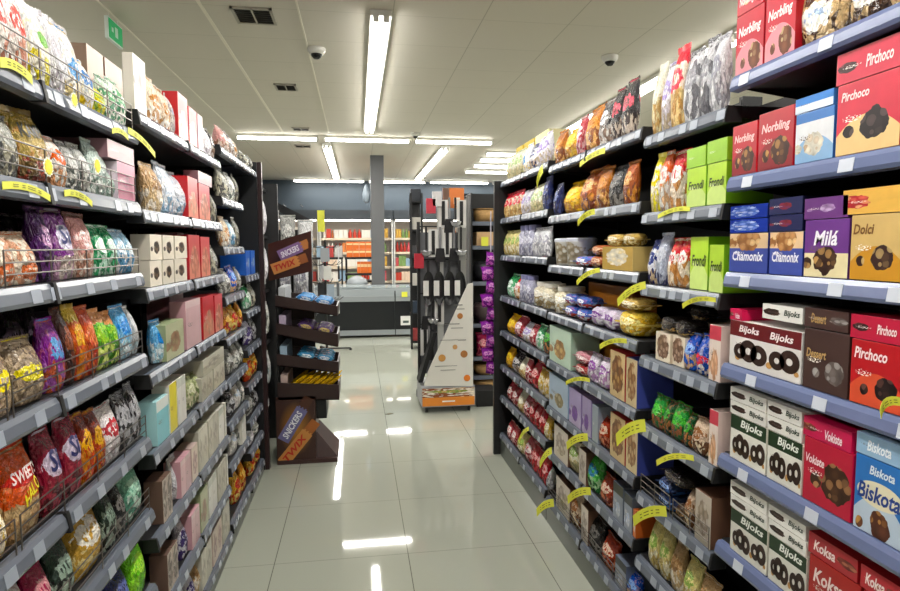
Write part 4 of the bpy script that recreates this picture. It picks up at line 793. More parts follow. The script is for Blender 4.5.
# ------------------------------------------------------------------ lights
TUBE = plain('lit tube', '#fffdf8', .5, emit=16.0); HOUS = plain('white fixture', '#d8d6ce', .3)
def lamp(x, y, L, along, label, group, z=ZC - .05, w=.15):
    t = empty('ceiling_light', (x, y, z), label, 'ceiling light', group)
    def bx(a0, a1, b0, b1, c0, c1):
        return MB().box(x + a0, x + a1, y + b0, y + b1, z + c0, z + c1) if along == 'y' else MB().box(x + b0, x + b1, y + a0, y + a1, z + c0, z + c1)
    obj('housing', bx(-w / 2, w / 2, -L / 2, L / 2, .01, .049), HOUS, t)
    for s in (-1, 1):
        c = s * w * .24
        mb = MB()
        if along == 'y': mb.tube((x + c, y - L / 2 + .03, z - .01), (x + c, y + L / 2 - .03, z - .01), .019, 10)
        else: mb.tube((x - L / 2 + .03, y + c, z - .01), (x + L / 2 - .03, y + c, z - .01), .019, 10)
        obj('tube', mb, TUBE, t)
        for e in (-1, 1):
            mb = MB()
            if along == 'y': mb.box(x + c - .02, x + c + .02, y + e * (L / 2 - .012) - .014, y + e * (L / 2 - .012) + .014, z - .03, z + .012)
            else: mb.box(x + e * (L / 2 - .012) - .014, x + e * (L / 2 - .012) + .014, y + c - .02, y + c + .02, z - .03, z + .012)
            obj('socket', mb, HOUS, t)
    ld = bpy.data.lights.new('lamp_light', 'AREA'); ld.shape = 'RECTANGLE'; ld.size = w * .5; ld.size_y = L - .1
    ld.energy = 11 * L; ld.color = (1, .975, .93)
    lo = bpy.data.objects.new('lamp_light', ld); link(lo, t); lo.location = (0, 0, -.035)
    if along == 'x': lo.rotation_euler = (0, 0, PI / 2)
    return t
lamp(.19, 6.45, 4.2, 'y', 'long bright twin tube light over the middle of the aisle', None)
for k in range(2): lamp(.22, 1.75 - k * 4.6, 4.2, 'y', 'long twin tube light over the aisle behind the viewer', 'lights behind the viewer')
names = ['nearest tube light in the continuous row above the right shelves', 'middle tube light in the continuous row above the right shelves', 'farthest tube light in the continuous row above the right shelves']
for k in range(3): lamp(2.93, 3.3 + k * 2.13, 2.08, 'y', names[k], 'row above the right shelves')
for k in range(2): lamp(2.93, 1.1 - k * 2.3, 2.1, 'y', 'tube light above the right shelves outside the picture', 'row above the right shelves')
for k in range(5): lamp(-2.6, 1.0 + k * 2.3 - 2, 2.1, 'y', 'tube light over the neighbouring left aisle', 'lights of the left aisle')
for k in range(4): lamp(5.6, 1.0 + k * 2.3, 2.1, 'y', 'tube light over the neighbouring right aisle', 'lights of the far right aisle')
lab = ['left', 'middle', 'right']
for k, (a, b) in enumerate(((-1.72, -.55), (-.47, .82), (.88, 2.1))):
    lamp((a + b) / 2, 9.25, b - a, 'x', f'{["first", "second", "third"][k]} light counted from the left in the crosswise row in mid ceiling', 'crosswise row in mid ceiling', w=.07)
for k, (a, b) in enumerate(((-1.5, .2), (.3, 1.7), (1.8, 3.3), (3.4, 5.0))):
    lamp((a + b) / 2, 15.0, b - a, 'x', f'{["first", "second", "third", "fourth"][k]} light from the left in the last row before the blue wall', 'crosswise row before the wall', w=.08)
lamp(-.46, 12.2, 4.6, 'y', 'tube light pointing to the blue wall, left of the pillar', None, w=.15)
lamp(1.46, 12.2, 4.6, 'y', 'tube light pointing to the blue wall, right of the pillar', None, w=.15)
for k, (px, py, L) in enumerate(((488, 154, 1.1), (482, 160, 1.1), (474, 172, 1.4), (478, 166, 1.2))):
    p = onZ(px, py, ZC - .05); lamp(p.x + .5, p.y, L, 'x', ['short light nearest behind the crosswise row, above the far racks', 'second short light behind the crosswise row, above the far racks', 'last short light next to the blue wall row', 'third short light behind the crosswise row'][k], 'short far lights', w=.1)
# ------------------------------------------------------------------ ceiling fittings
VT = plain('vent dark', '#35332f', .6); VF = plain('vent frame', '#a9a395', .5)
for i, (x, y, w, l, lb) in enumerate(((-.7, 4.58, .28, .3, 'largest dark ceiling vent grille near the exit sign'), (-.7, 6.52, .22, .24, 'dark ceiling vent grille beyond the dome camera'), (-.75, 8.75, .24, .2, 'small dark vent grille just before the crosswise lights'), (-.85, 10.2, .26, .22, 'small vent grille beyond the crosswise lights'))):
    t = empty('ceiling_vent', (x, y, ZC), lb, 'vent')
    obj('backing', MB().box(x - w / 2 + .02, x + w / 2 - .02, y - l / 2 + .02, y + l / 2 - .02, ZC - .006, ZC - .001), VT, t)
    mb = MB()
    for a in ((x - w / 2, x + w / 2, y - l / 2, y - l / 2 + .02), (x - w / 2, x + w / 2, y + l / 2 - .02, y + l / 2), (x - w / 2, x - w / 2 + .02, y - l / 2, y + l / 2), (x + w / 2 - .02, x + w / 2, y - l / 2, y + l / 2), (x - .006, x + .006, y - l / 2, y + l / 2)): mb.box(*a, ZC - .015, ZC - .001)
    obj('frame', mb, VF, t); mb = MB()
    for k in range(7): yy = y - l / 2 + .03 + k * (l - .06) / 6; mb.hexa([(x - w / 2 + .02, yy, ZC - .014), (x + w / 2 - .02, yy, ZC - .014), (x + w / 2 - .02, yy + .003, ZC - .014), (x - w / 2 + .02, yy + .003, ZC - .014), (x - w / 2 + .02, yy + .012, ZC - .005), (x + w / 2 - .02, yy + .012, ZC - .005), (x + w / 2 - .02, yy + .015, ZC - .005), (x - w / 2 + .02, yy + .015, ZC - .005)])
    obj('slats', mb, plain('vent slat', '#55524b', .5), t)
for x, y, s, lb in ((-.31, 5.25, 1, 'white dome security camera left of the long aisle light'), (2.2, 5.1, .95, 'white dome security camera above the right shelves'), (.86, 8.85, .9, 'small dome security camera before the crosswise lights')):
    t = empty('security_camera', (x, y, ZC), lb, 'security camera')
    obj('housing', MB().lathe([(.075 * s, 0), (.075 * s, -.02), (.06 * s, -.045), (.045 * s, -.05)][::-1], (x, y, ZC - .001), 24), plain('camera white', '#d4d2cc', .4), t, smooth=True)
    obj('dome', MB().lathe([(.005, -.09 * s), (.025 * s, -.085 * s), (.043 * s, -.065 * s), (.048 * s, -.045)], (x, y, ZC), 24), plain('smoked dome', '#101012', .08), t, smooth=True)
t = empty('exit_sign', (-1.70, 4.75, ZC - .3), 'green emergency exit sign hanging above the far end of the left shelves', 'exit sign')
x, y, z = -1.70, 4.75, 3.25
obj('panel', MB().box(x - .012, x + .012, y - .13, y + .13, z - .24, z - .09), plain('sign white', '#dfe8e2', .4), t)
obj('green_face', MB().box(x + .0125, x + .016, y - .12, y + .12, z - .23, z - .1), plain('exit green', '#109858', .4, emit=.35), t)
mb = MB(); mb.box(x + .0165, x + .018, y - .02, y + .03, z - .2, z - .13); mb.box(x + .0165, x + .018, y - .08, y - .05, z - .18, z - .15); obj('pictogram', mb, plain('sign pale', '#cfe8d8', .4), t)
mb = MB(); mb.tube((x, y - .08, z - .09), (x, y - .08, ZC), .004); mb.tube((x, y + .08, z - .09), (x, y + .08, ZC), .004); obj('hanger', mb, HOUS, t)
# ------------------------------------------------------------------ pillar
PX, PY = onY(377.5, 220, 11.2).x, 11.2
struct('pillar', MB().box(PX - .12, PX + .12, PY - .12, PY + .12, 0, ZC), plain('pillar grey', '#58595b', .5, noise=.05), 'square grey pillar behind the chest freezer reaching the ceiling', 'pillar')
tag(obj('hanging_bag', MB().lathe([(.02, 0), (.06, .04), (.07, .16), (.04, .27), (.012, .34)], (PX - .2, PY - .05, 2.35), 12), plain('white film', '#8f9aa6', .3), smooth=True), 'white plastic bag hanging on the left side of the grey pillar', 'bag')
# ------------------------------------------------------------------ refrigerated wall cases
PALE = plain('glowing case interior', '#c8bcae', .5, emit=.12); PAL2 = plain('case light', '#fff8ec', .5, emit=5)  # PALE: back panel given a faint glow of its own, imitating lit shelves
fr = random.Random(3); pal = ['#c8402c', '#e8e2d8', '#d8a840', '#e4dcd0', '#b83428', '#ece8e0', '#d07838', '#8ca8c0', '#e0c8b0', '#c85058', '#e8e4dc', '#7c9c58']
packp = {}
def mini(kind, c):
    if (kind, c) not in packp:
        m = plain('pack ' + c, c, .4)
        if kind == 0: mb = MB().box(-.5, .5, 0, 1, 0, 1); me = mb.mesh('p', m, bevel=.03)
        else: me = MB().lathe([(.4, 0), (.45, .03), (.45, .6), (.2, .8), (.18, 1)], (0, .5, 0), 10).mesh('p', m, smooth=True)
        packp[kind, c] = bpy.data.objects.new('chilled_carton' if kind == 0 else 'chilled_bottle', me)
    return packp[kind, c]
for ci, (x0, x1) in enumerate(((-2.6, -.9), (-.88, .85), (.87, 2.6), (2.62, 4.4))):
    lb = ['first', 'second', 'third', 'fourth'][ci]
    t = empty('refrigerated_case', ((x0 + x1) / 2, 15.0, 0), f'open refrigerated wall case with bright shelves, {lb} from the left', 'display fridge', 'refrigerated wall cases')
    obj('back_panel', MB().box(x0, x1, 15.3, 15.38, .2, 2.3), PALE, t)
    obj('canopy', MB().box(x0, x1, 14.45, 15.38, 2.2, 2.42), plain('case dark', '#2c333a', .4), t)
    obj('base', MB().box(x0, x1, 14.4, 15.38, 0, .55), plain('case base', '#3a3f44', .4), t)
    obj('light', MB().box(x0 + .05, x1 - .05, 14.5, 14.56, 2.16, 2.198), PAL2, t)
    mb = MB(); mb.box(x0, x0 + .03, 14.5, 15.3, .55, 2.2); mb.box(x1 - .03, x1, 14.5, 15.3, .55, 2.2); obj('side_wall', mb, plain('case side', '#c8c8c4', .4), t)
    for si, z in enumerate((.72, 1.07, 1.42, 1.76)):
        sh = obj('shelf', MB().box(x0 + .03, x1 - .03, 14.75, 15.3, z - .03, z), plain('case shelf', '#d8d8d4', .4), t)
        obj('price_rail', MB().box(x0 + .03, x1 - .03, 14.73, 14.75, z - .045, z + .01), plain('case rail', '#d8c8b0', .4), sh)
        xx = x0 + .06; run = 0; c = pal[0]; kd = 0
        while xx < x1 - .17:
            if run <= 0: run = fr.randint(1, 3); c = fr.choice(pal); kd = fr.choice((0, 0, 1)); w = fr.choice((.07, .09, .11)); h = fr.uniform(.18, .27)
            o = mini(kd, c).copy(); link(o); o.location = (xx + w / 2, 14.78, z + .001); o.scale = (w * .94, .14, h)
            tag(o, f'small chilled {"carton" if kd == 0 else "bottle"} on the {["lowest", "second lowest", "second highest", "highest"][si]} shelf of the {lb} refrigerated case', 'chilled carton' if kd == 0 else 'bottle', f'goods in the {lb} refrigerated case, {["lowest", "second lowest", "second highest", "highest"][si]} shelf')
            xx += w; run -= 1
# ------------------------------------------------------------------ chest freezer
FX0, FX1, FY0, FY1 = -.75, 1.05, 10.3, 11.05
t = empty('chest_freezer', ((FX0 + FX1) / 2, (FY0 + FY1) / 2, 0), 'long black chest freezer with white rim and sliding glass top', 'freezer')
obj('body', MB().box(FX0, FX1, FY0, FY1, .1, .62), plain('freezer black', '#15181b', .3), t)
obj('kick_strip', MB().box(FX0, FX1, FY0 - .01, FY1, .04, .13), plain('freezer silver', '#8e9496', .3), t)
obj('foot', MB().box(FX0 + .05, FX0 + .12, FY0 + .05, FY1 - .05, 0, .04), BLK, t); obj('foot', MB().box(FX1 - .12, FX1 - .05, FY0 + .05, FY1 - .05, 0, .04), BLK, t)
obj('rim_band', MB().box(FX0 - .005, FX1 + .005, FY0 - .015, FY1, .62, .71), plain('freezer silver', '#8e9496', .3), t)
obj('upper_panel', MB().box(FX0, FX1, FY0, FY0 + .04, .71, .8), plain('freezer white', '#9ba2a6', .3), t)
obj('divider', MB().box(.62, .635, FY0 - .018, FY0, .04, .8), plain('freezer black', '#15181b', .3), t)
GL = plain('freezer glass', '#d8e4e4', .05, alpha=.35)
obj('glass_lid', MB().box(FX0, .15, FY0 + .02, FY1, .86, .875), GL, t); obj('glass_lid', MB().box(.15, FX1, FY0 + .02, FY1, .84, .855), GL, t)
mb = MB(); mb.box(FX0, FX1, FY0, FY0 + .03, .8, .83); mb.box(FX0, FX1, FY1 - .03, FY1, .6, .86); mb.box(FX0, FX0 + .03, FY0, FY1, .6, .86); mb.box(FX1 - .03, FX1, FY0, FY1, .6, .86); obj('lid_frame', mb, plain('freezer white', '#9ba2a6', .3), t)
obj('energy_label', MB().box(.72, .9, FY0 - .003, FY0, .2, .36), plain('sticker white', '#dcdcd8', .5), t)
mb = MB(); mb.prism([(0.75, .24), (.87, .24), (.87, .27), (.81, .33), (.75, .27)], 'x', 0, .001); mb.bm.free()
obj('energy_arrow', MB().box(.76, .86, FY0 - .005, FY0 - .003, .24, .28), plain('sticker dark', '#4a5a54', .5), t)
obj('yellow_tag', MB().box(.74, .84, FY0 - .02, FY0 - .016, .69, .78), YEL, t)
for k in range(9):
    x = FX0 + .14 + k * .19
    if k == 4: continue
    o = mini(0, pal[(k * 5) % 12]).copy(); link(o); o.name = 'frozen_carton'; o.location = (x, FY0 + .2, .712); o.scale = (.16, .3, .08)
    tag(o, 'frozen food carton lying under the glass of the black chest freezer', 'frozen food', 'frozen cartons in the chest freezer')
# shelf rack with orange boxes above the freezer
def Y_(px, py, Y): return onY(px, py, Y)
RY = 11.9
t = empty('island_rack', (Y_(358, 300, RY).x, RY, 0), 'dark shelf rack carrying orange cartons behind the chest freezer', 'rack')
a, b = Y_(345, 260, RY), Y_(379, 260, RY); x0, x1 = a.x, b.x
for k, xx in enumerate((x0 + .02, x1 - .02)): obj('post', MB().box(xx - .02, xx + .02, RY + .2, RY + .24, 0, Y_(360, 257, RY).z - .04), BLK, t)
zs = [Y_(360, 257, RY).z, Y_(360, 273, RY).z, .9, .3]
for z in zs: obj('shelf', MB().box(x0, x1, RY - .15, RY + .25, z - .04, z), BLK, t)
ORB = bpy.data.objects.new('orange_carton', MB().box(-.5, .5, 0, 1, 0, 1).mesh('orange_carton', plain('orange card', '#e06c20', .45, noise=.1), bevel=.02))
stripe = bpy.data.objects.new('printed_band', MB().box(-.46, .46, -.01, -.002, .55, .8).mesh('printed_band', plain('orange print', '#f0c890', .5)))
for r, (z, h, n, c) in enumerate(((zs[0], .15, 5, 0), (zs[0] + .155, .14, 5, 1), (zs[1], .22, 6, 2))):
    for k in range(n):
        xa = x0 + (x1 - x0) * (.05 if c < 2 else .35) + k * (x1 - x0) * (.92 if c < 2 else .6) / n; w = (x1 - x0) * (.92 if c < 2 else .6) / n
        o = ORB.copy(); link(o); o.location = (xa + w / 2, RY - .14, z + .001); o.scale = (w * .96, .3, h)
        s_ = stripe.copy(); link(s_, o)
        tag(o, ['orange carton in the lower layer on top of the dark rack', 'orange carton in the upper layer on top of the dark rack', 'small orange carton on the second shelf of the dark rack'][c] + f', {NUM[k]} from the left', 'carton', ['orange cartons, lower layer', 'orange cartons, upper layer', 'orange cartons, second shelf'][c])
for k in range(3):
    o = mini(0, ['#8ca4b8', '#b83c38', '#b8b4b0'][k]).copy(); link(o); o.name = 'carton'; p = Y_(330 + k * 6, 262, 12.3)
    o.location = (x0 - .46 + k * .17, RY - .1, zs[0]); o.scale = (.15, .25, .22)
    tag(o, ['pale blue carton at the left of the low side rack', 'red carton on the low side rack behind the freezer', 'pale grey carton next to the orange cartons on the side rack'][k], 'carton')
t = empty('side_rack', (x0 - .45, RY, 0), 'low dark rack left of the orange cartons behind the freezer', 'rack')
obj('shelf', MB().box(x0 - .88, x0 - .04, RY - .15, RY + .25, zs[0] - .041, zs[0] - .001), BLK, t)
for xx in (x0 - .86, x0 - .06): obj('post', MB().box(xx - .015, xx + .015, RY, RY + .04, 0, zs[0] - .041), BLK, t)
# cake cloche on freezer top
p = Y_(357, 280, 11.3)
t = empty('cake_dome', (p.x, 11.35, 0), 'clear dome heaped with white goods on a stand behind the freezer', 'dome')
obj('stand', MB().box(p.x - .25, p.x + .25, 11.2, 11.5, 0, .85), plain('stand white', '#c4c8c8', .4), t)
obj('dome', MB().lathe([(.2, 0), (.2, .04), (.17, .1), (.09, .15), (.01, .17)], (p.x, 11.35, .851), 20), plain('dome film', '#9ca2a6', .2), t, smooth=True)
# ------------------------------------------------------------------ spinner rack
SY = 9.0; SX = Y_(326, 300, SY).x; zt = Y_(326, 240, SY).z
t = empty('spinner_rack', (SX, SY, 0), 'black spinner rack with curved hooks, left of the chest freezer', 'rack')
obj('pole', MB().tube((SX, SY, 0.02), (SX, SY, zt), .018, 12), BLK, t)
mb = MB()
for k in range(4):
    a = k * PI / 2 + .3; mb.tube((SX, SY, .05), (SX + .36 * math.cos(a), SY + .36 * math.sin(a), .03), .014); mb.lathe([(.02, 0), (.02, .03)], (SX + .36 * math.cos(a), SY + .36 * math.sin(a), 0), 10)
obj('foot', mb, BLK, t)
hooks = []
for lv, z in enumerate((zt - .08, zt - .34, zt - .6, zt - .86)):
    mb = MB()
    for k in range(8):
        a = k * PI / 4 + lv * .2; P = [(SX + r * math.cos(a), SY + r * math.sin(a), z + dz) for r, dz in ((.0, 0), (.1, -.03), (.2, -.02), (.26, .03))]
        mb.path(P, .005, 6); hooks.append((P[2], a, lv))
    obj('hook', mb, BLK, t)
cardm = MB().box(-.5, .5, -.5, .5, 0, 1)
for i, (P, a, lv) in enumerate(hooks):
    if i % 2: continue
    c = ['#c8c8cc', '#8c9094', '#8894a0', '#2c2c30', '#b8b8b4'][i % 5]
    o = mini(0, c).copy(); link(o); o.name = 'blister_pack'; o.location = (P[0] * 1.0, P[1], P[2] - .216); o.scale = (.11, .012, .2); o.rotation_euler = (0, 0, a + PI / 2)
    tag(o, f'blister pack hanging on the {["top", "second", "third", "lowest"][lv]} hook ring of the spinner rack', 'blister pack', f'packs on the {["top", "second", "third", "lowest"][lv]} ring of the spinner rack')
# ------------------------------------------------------------------ tall dark rack between shelves and chocolate display
t = empty('end_rack', (-.85, 4.75, 0), 'tall black end rack with hanging white packets behind the chocolate display', 'rack')
obj('side_panel', MB().box(-1.12, -.66, 4.23, 4.26, 0, 2.12), plain('black panel', '#15171a', .4), t)
obj('front_post', MB().box(-.658, -.63, 4.23, 4.27, 0, 2.12), plain('burgundy brown edge', '#2b1618', .4), t)
mb = MB()
for k in range(9): mb.box(-.6295, -.626, 4.235, 4.265, .45 + k * .17, .5 + k * .17)
obj('white_clips', mb, plain('clip white', '#c8c8c8', .4), t)
obj('rear_panel', MB().box(-1.12, -.62, 4.95, 4.98, 0, 2.05), BLK, t)
obj('back_panel', MB().box(-1.14, -1.12, 4.26, 4.98, 0, 2.05), BLK, t)
for z in (1.98, 1.62, 1.2, .8): obj('cross_bar', MB().box(-.72, -.70, 4.27, 4.95, z, z + .02), BLK, t)
hang = [('whplain', 1.99), ('whplain', 1.63), ('greywh', 1.21), ('whclr', .81)]
for lv, (k, z) in enumerate(hang):
    for j in range(4):
        y = 4.335 + j * .145
        place(k, (-.69, y + .075, z - .325), PI / 2, .15, .07, .3, f'{DES[k]["desc"]} hanging on the {["top", "second", "third", "lowest"][lv]} bar of the black end rack', f'packets on the {["top", "second", "third", "lowest"][lv]} bar of the end rack', var=j)
# second gondola beyond: hanging goods seen above the display
t = empty('hook_rack', (-.5, 5.6, 0), 'black rack with white packets seen above the chocolate display header', 'rack')
obj('post', MB().box(-.82, -.79, 5.3, 5.34, 0, 2.0), BLK, t); obj('post', MB().box(-.42, -.39, 5.3, 5.34, 0, 1.75), BLK, t)
obj('back_panel', MB().box(-.82, -.39, 5.34, 5.36, .05, 1.7), BLK, t)
mb = MB(); mb.hexa([(-.80, 5.26, 1.93), (-.40, 5.26, 1.72), (-.40, 5.3, 1.72), (-.80, 5.3, 1.93), (-.80, 5.26, 2.0), (-.40, 5.26, 1.79), (-.40, 5.3, 1.79), (-.80, 5.3, 2.0)]); obj('sloping_bar', mb, BLK, t)
for x in (-.74, -.6, -.46): obj('hook', MB().tube((x, 5.15, 1.9), (x, 5.34, 1.9), .004), BLK, t); obj('hook', MB().tube((x, 5.15, 1.43), (x, 5.34, 1.43), .004), BLK, t); obj('hook', MB().tube((x, 5.15, 1.07), (x, 5.34, 1.07), .004), BLK, t)
for k in range(3):
    place(['whplain', 'greywh', 'whclr'][k], (-.715 + k * .14, 5.2, 1.545 - k * .04), 0, .13, .06, .32, ['white packet on the left hook of the sloping rack bar', 'grey and white packet in the middle of the sloping rack bar', 'wrinkled white packet on the right hook of the sloping rack bar'][k], None, var=k)
for k in range(2):
    place('whitesil', (-.62 + k * .14, 5.2, 1.14), 0, .13, .06, .28, ['white and grey packet seen below the display header, left one', 'white and grey packet seen below the display header, right one'][k], None, var=k)
for k in range(2):
    place('greywh', (-.64 + k * .14, 5.2, .78), 0, .13, .06, .28, ['crumpled grey packet low behind the display trays, left one', 'crumpled grey packet low behind the display trays, right one'][k], None, var=k)
tagy = obj('price_flag', MB().box(-.33, -.27, 5.22, 5.224, 1.68, 1.86), YEL); tag(tagy, 'yellow price flag at the end of the sloping rack bar', 'tag')
# ------------------------------------------------------------------ chocolate display
DY = 4.32
def dp(px, py, Y=DY): q = onY(px, py, Y); return q.x, q.z
BRN = plain('dark brown display card', '#2d1a18', .4); BR2 = plain('brown display card', '#3b2320', .4)
x0 = dp(273, 300)[0]; x1 = dp(313, 300)[0]; x2 = dp(336, 300)[0]
t = empty('chocolate_display', ((x0 + x2) / 2, DY + .2, 0), 'dark brown chocolate bar display stand with four slanted trays', 'display stand')
ytop = dp(290, 245)[1]
obj('rear_panel', MB().box(x0 + .01, x1 - .02, DY + .42, DY + .44, .02, 1.2), BRN, t)
# header card
hx0, hx1 = dp(268, 250, DY)[0], dp(312, 250, DY)[0]
zl0, zl1, zr0, zr1 = dp(268, 281)[1], dp(268, 244)[1], dp(312, 271)[1], dp(312, 231)[1]
mb = MB(); mb.hexa([(hx0, DY, zl0), (hx1, DY - .05, zr0), (hx1, DY - .035, zr0), (hx0, DY + .015, zl0), (hx0, DY, zl1), (hx1, DY - .05, zr1), (hx1, DY - .035, zr1), (hx0, DY + .015, zl1)])
hd = obj('header_card', mb, plain('header brown', '#45231a', .35), t)
def bar_art(parent, cx, cz, L, Wd, ang, wrap, choc, y, txt, tc):
    """printed picture of a wrapped bar: wrapper, bare chocolate end, lettering"""
    def quad(a0, a1, b0, b1, e):
        P = []
        for u, v in ((a0, b0), (a1, b0), (a1, b1), (a0, b1)): P.append((cx + u * math.cos(ang) - v * math.sin(ang), y - e, cz + u * math.sin(ang) + v * math.cos(ang)))
        return P
    mb = MB(); q = quad(-L / 2, L * .22, -Wd / 2, Wd / 2, .002); r = quad(-L / 2, L * .22, -Wd / 2, Wd / 2, .001); mb.hexa(q + r)
    n = 7
    for i in range(n):
        z0, z1 = -Wd / 2 + Wd * i / n, -Wd / 2 + Wd * (i + 1) / n
        mb.hexa(quad(L * .215, L * .24 + (.01 if i % 2 else 0), z0, z1, .0021) + quad(L * .215, L * .24, z0, z1, .001))
    obj('wrapper_print', mb, plain('print ' + wrap, wrap, .35), parent)
    mb = MB(); q = quad(L * .2, L / 2, -Wd * .42, Wd * .42, .0015); mb.hexa(q + quad(L * .2, L / 2, -Wd * .42, Wd * .42, .0008)); obj('chocolate_print', mb, plain('print ' + choc, choc, .35), parent)
    me = text_mesh(txt, plain('ink ' + tc, tc, .4), L * .6, Wd * .55, 0, 0, shear=.2, bold=.03)
    o = bpy.data.objects.new('lettering', me); link(o, parent); o.location = Vector((cx - L * .13 * math.cos(ang), y - .003, cz - L * .13 * math.sin(ang))) - wloc(parent); o.rotation_euler = (0, -ang, 0)
hz = (zl0 + zl1 + zr0 + zr1) / 4; hx = (hx0 + hx1) / 2
bar_art(hd, hx + .03, hz + .05, .22, .075, .42, '#7c5c8c', '#b06c30', DY - .045, 'SNICKERS', '#e8e0ec')
bar_art(hd, hx + .0, hz - .045, .25, .075, .34, '#c07c3c', '#8c4c20', DY - .05, 'TWIX', '#b02818')
# lower poster
pz0, pz1 = dp(290, 466)[1], dp(290, 397)[1]
po = obj('poster_panel', MB().box(x0, x1, DY, DY + .02, 0.03, pz1), plain('poster brown', '#3a201a', .35), t)
N = NT('golden glow print'); tc, gx, gy, gz = N.gen()
d_ = N.math('SQRT', N.math('ADD', N.math('POWER', N.math('SUBTRACT', gx, .5), 2.0), N.math('POWER', N.math('SUBTRACT', gz, .5), 2.0)))
N.put(N.b.inputs['Base Color'], N.mix(N.math('MINIMUM', N.math('MULTIPLY', d_, 2.1), 1.0), srgb('#b07828'), srgb('#3a201a'))); N.b.inputs['Roughness'].default_value = .35
obj('glow_print', MB().box(x0 + .01, x1 - .01, DY - .0008, DY - .0001, .05, pz1 - .02), N.m, po)
cx = (x0 + x1) / 2; cz = (pz0 + pz1) / 2
bar_art(po, cx + .0, cz + .09, .36, .085, 1.02, '#6c6a98', '#4a2818', DY - .001, 'SNICKERS', '#eceef6')
bar_art(po, cx + .02, cz - .08, .38, .085, .88, '#c88840', '#a05c24', DY - .003, 'TWIX', '#c02c1c')
# base plate with a raised wing
bx2 = dp(338, 472)[0]
mb = MB(); mb.prism([(x0, DY - .01), (bx2, DY - .01), (bx2, DY + .42), (x0, DY + .42)], 'z', 0, .03); obj('base', mb, BR2, t)
mb = MB(); mb.hexa([(x1 - .03, DY + .02, .03), (bx2, DY + .02, .03), (bx2, DY + .4, .03), (x1 - .03, DY + .4, .03), (x1 - .03, DY + .08, .22), (x1 - .01, DY + .08, .22), (x1 - .01, DY + .38, .22), (x1 - .03, DY + .38, .22)]); obj('base_wing', mb, BR2, t)
obj('column', MB().box(x1 - .12, x1 + .0, DY + .05, DY + .4, .2, pz1), BRN, t)
obj('side_box', MB().box(x1 + .001, x1 + .075, DY + .06, DY + .35, dp(315, 421)[1], dp(315, 400)[1]), BLK, t)
obj('side_post', MB().box(x0 - .005, x0 + .018, DY + .02, DY + .06, .03, zl0 + .02), BLK, t); obj('side_post', MB().box(x0 - .005, x0 + .018, DY + .38, DY + .41, .03, 1.2), BLK, t)
trays = [((298, 315), (331, 314), 'bars', '#3c80c0', '#c4dcee', (291, 307)), ((325, 342), (334, 345), 'bars', '#5c4080', '#d8c8a0', (322, 330)), ((356, 373), (333, 373), 'bars', '#3c88b8', '#d0e4ec', (350, 362)), ((386, 404), (335, 404), 'bars', '#e0b018', '#f0d440', (378, 391))]
ty = [(289, 303, 306, 316), (317, 331, 334, 347), (348, 362, 362, 373), (377, 397, 385, 400)]
tn = ['top', 'second', 'third', 'lowest']; cols = ['#4488c4', '#5c4474', '#4890bc', '#e4b41c']; lc = ['#dce8f4', '#e0c878', '#e4eef4', '#a87c10']
barn = ['pale blue chocolate bar', 'violet chocolate bar', 'sky blue chocolate bar', 'yellow chocolate bar']
for k, (a, b, c, d) in enumerate(ty):
    Lx, Rx = x0 + .015, x2 - .0; zLt, zLb, zRt, zRb = dp(275, a + 6)[1], dp(275, b + 4)[1], dp(334, c)[1], dp(334, d)[1]
    mb = MB()
    for y0, y1 in ((DY, DY + .01), (DY + .40, DY + .41)):
        mb.hexa([(Lx, y0, zLb), (Rx, y0, zRb), (Rx, y1, zRb), (Lx, y1, zLb), (Lx, y0, zLt), (Rx, y0, zRt), (Rx, y1, zRt), (Lx, y1, zLt)])
    mb.hexa([(Lx, DY, zLb), (Rx, DY, zRb), (Rx, DY + .41, zRb), (Lx, DY + .41, zLb), (Lx, DY, zLb + .008), (Rx, DY, zRb + .008), (Rx, DY + .41, zRb + .008), (Lx, DY + .41, zLb + .008)])
    mb.hexa([(Rx, DY, zRb), (Rx + .01, DY, zRb), (Rx + .01, DY + .41, zRb), (Rx, DY + .41, zRb), (Rx, DY, zRt), (Rx + .01, DY, zRt), (Rx + .01, DY + .41, zRt), (Rx, DY + .41, zRt)])
    obj('tray', mb, BRN, t)
    sl = math.atan2(zRb - zLb, Rx - Lx)
    bm_ = bag_mat('choc wrap %d' % k, cols[k], lc[k], cols[k], lc[k], win=.2, cz=.5, a=.3, b=.3)
    br = roll_mesh(bm_); bs = [roll_mesh(bm_, e) for e in (-1, 1)]
    nx, ny = (6, 2) if k == 3 else (2, 4)
    for j in range(nx):
        f = (j + .5) / nx
        for rowi in range(ny):
            o = bpy.data.objects.new('chocolate_bar', br); link(o); rw = ['front', 'second', 'third', 'rear'][rowi] if ny == 4 else ['front', 'rear'][rowi]
            if k == 3: x = Lx + (Rx - Lx) * (.3 + .68 * f); o.scale = (.17, .038, .026); o.rotation_euler = (0, -.62, .15); o.location = (x, DY + .02 + rowi * .17, zLt + (zRt - zLt) * (.3 + .68 * f) - .002)
            else: x = Lx + (Rx - Lx) * (.32 + .62 * f); o.scale = (.13, .055, .045); o.rotation_euler = (0, -sl, 0); o.location = (x, DY + .014 + rowi * .09, zLt + (zRt - zLt) * (.32 + .62 * f) - .012)
            for q_ in bs: link(bpy.data.objects.new('seal', q_), o)
            tag(o, f'{barn[k]}, {NUM[j]} along the {rw} row of the {tn[k]} display tray', 'chocolate bar', f'chocolate bars in the {rw} row of the {tn[k]} tray')
    fill = obj('bar_carton', MB().box(Lx + .02, Lx + (Rx - Lx) * .16, DY + .02, DY + .39, zLb + .01, zLt + .05), plain('tray carton %d' % k, ['#c8ccd0', '#b8a8c0', '#9ab4c8', '#c8b0a8'][k], .4, noise=.2)); tag(fill, f'open pale carton at the back of the {tn[k]} tray, chocolate display', 'carton')
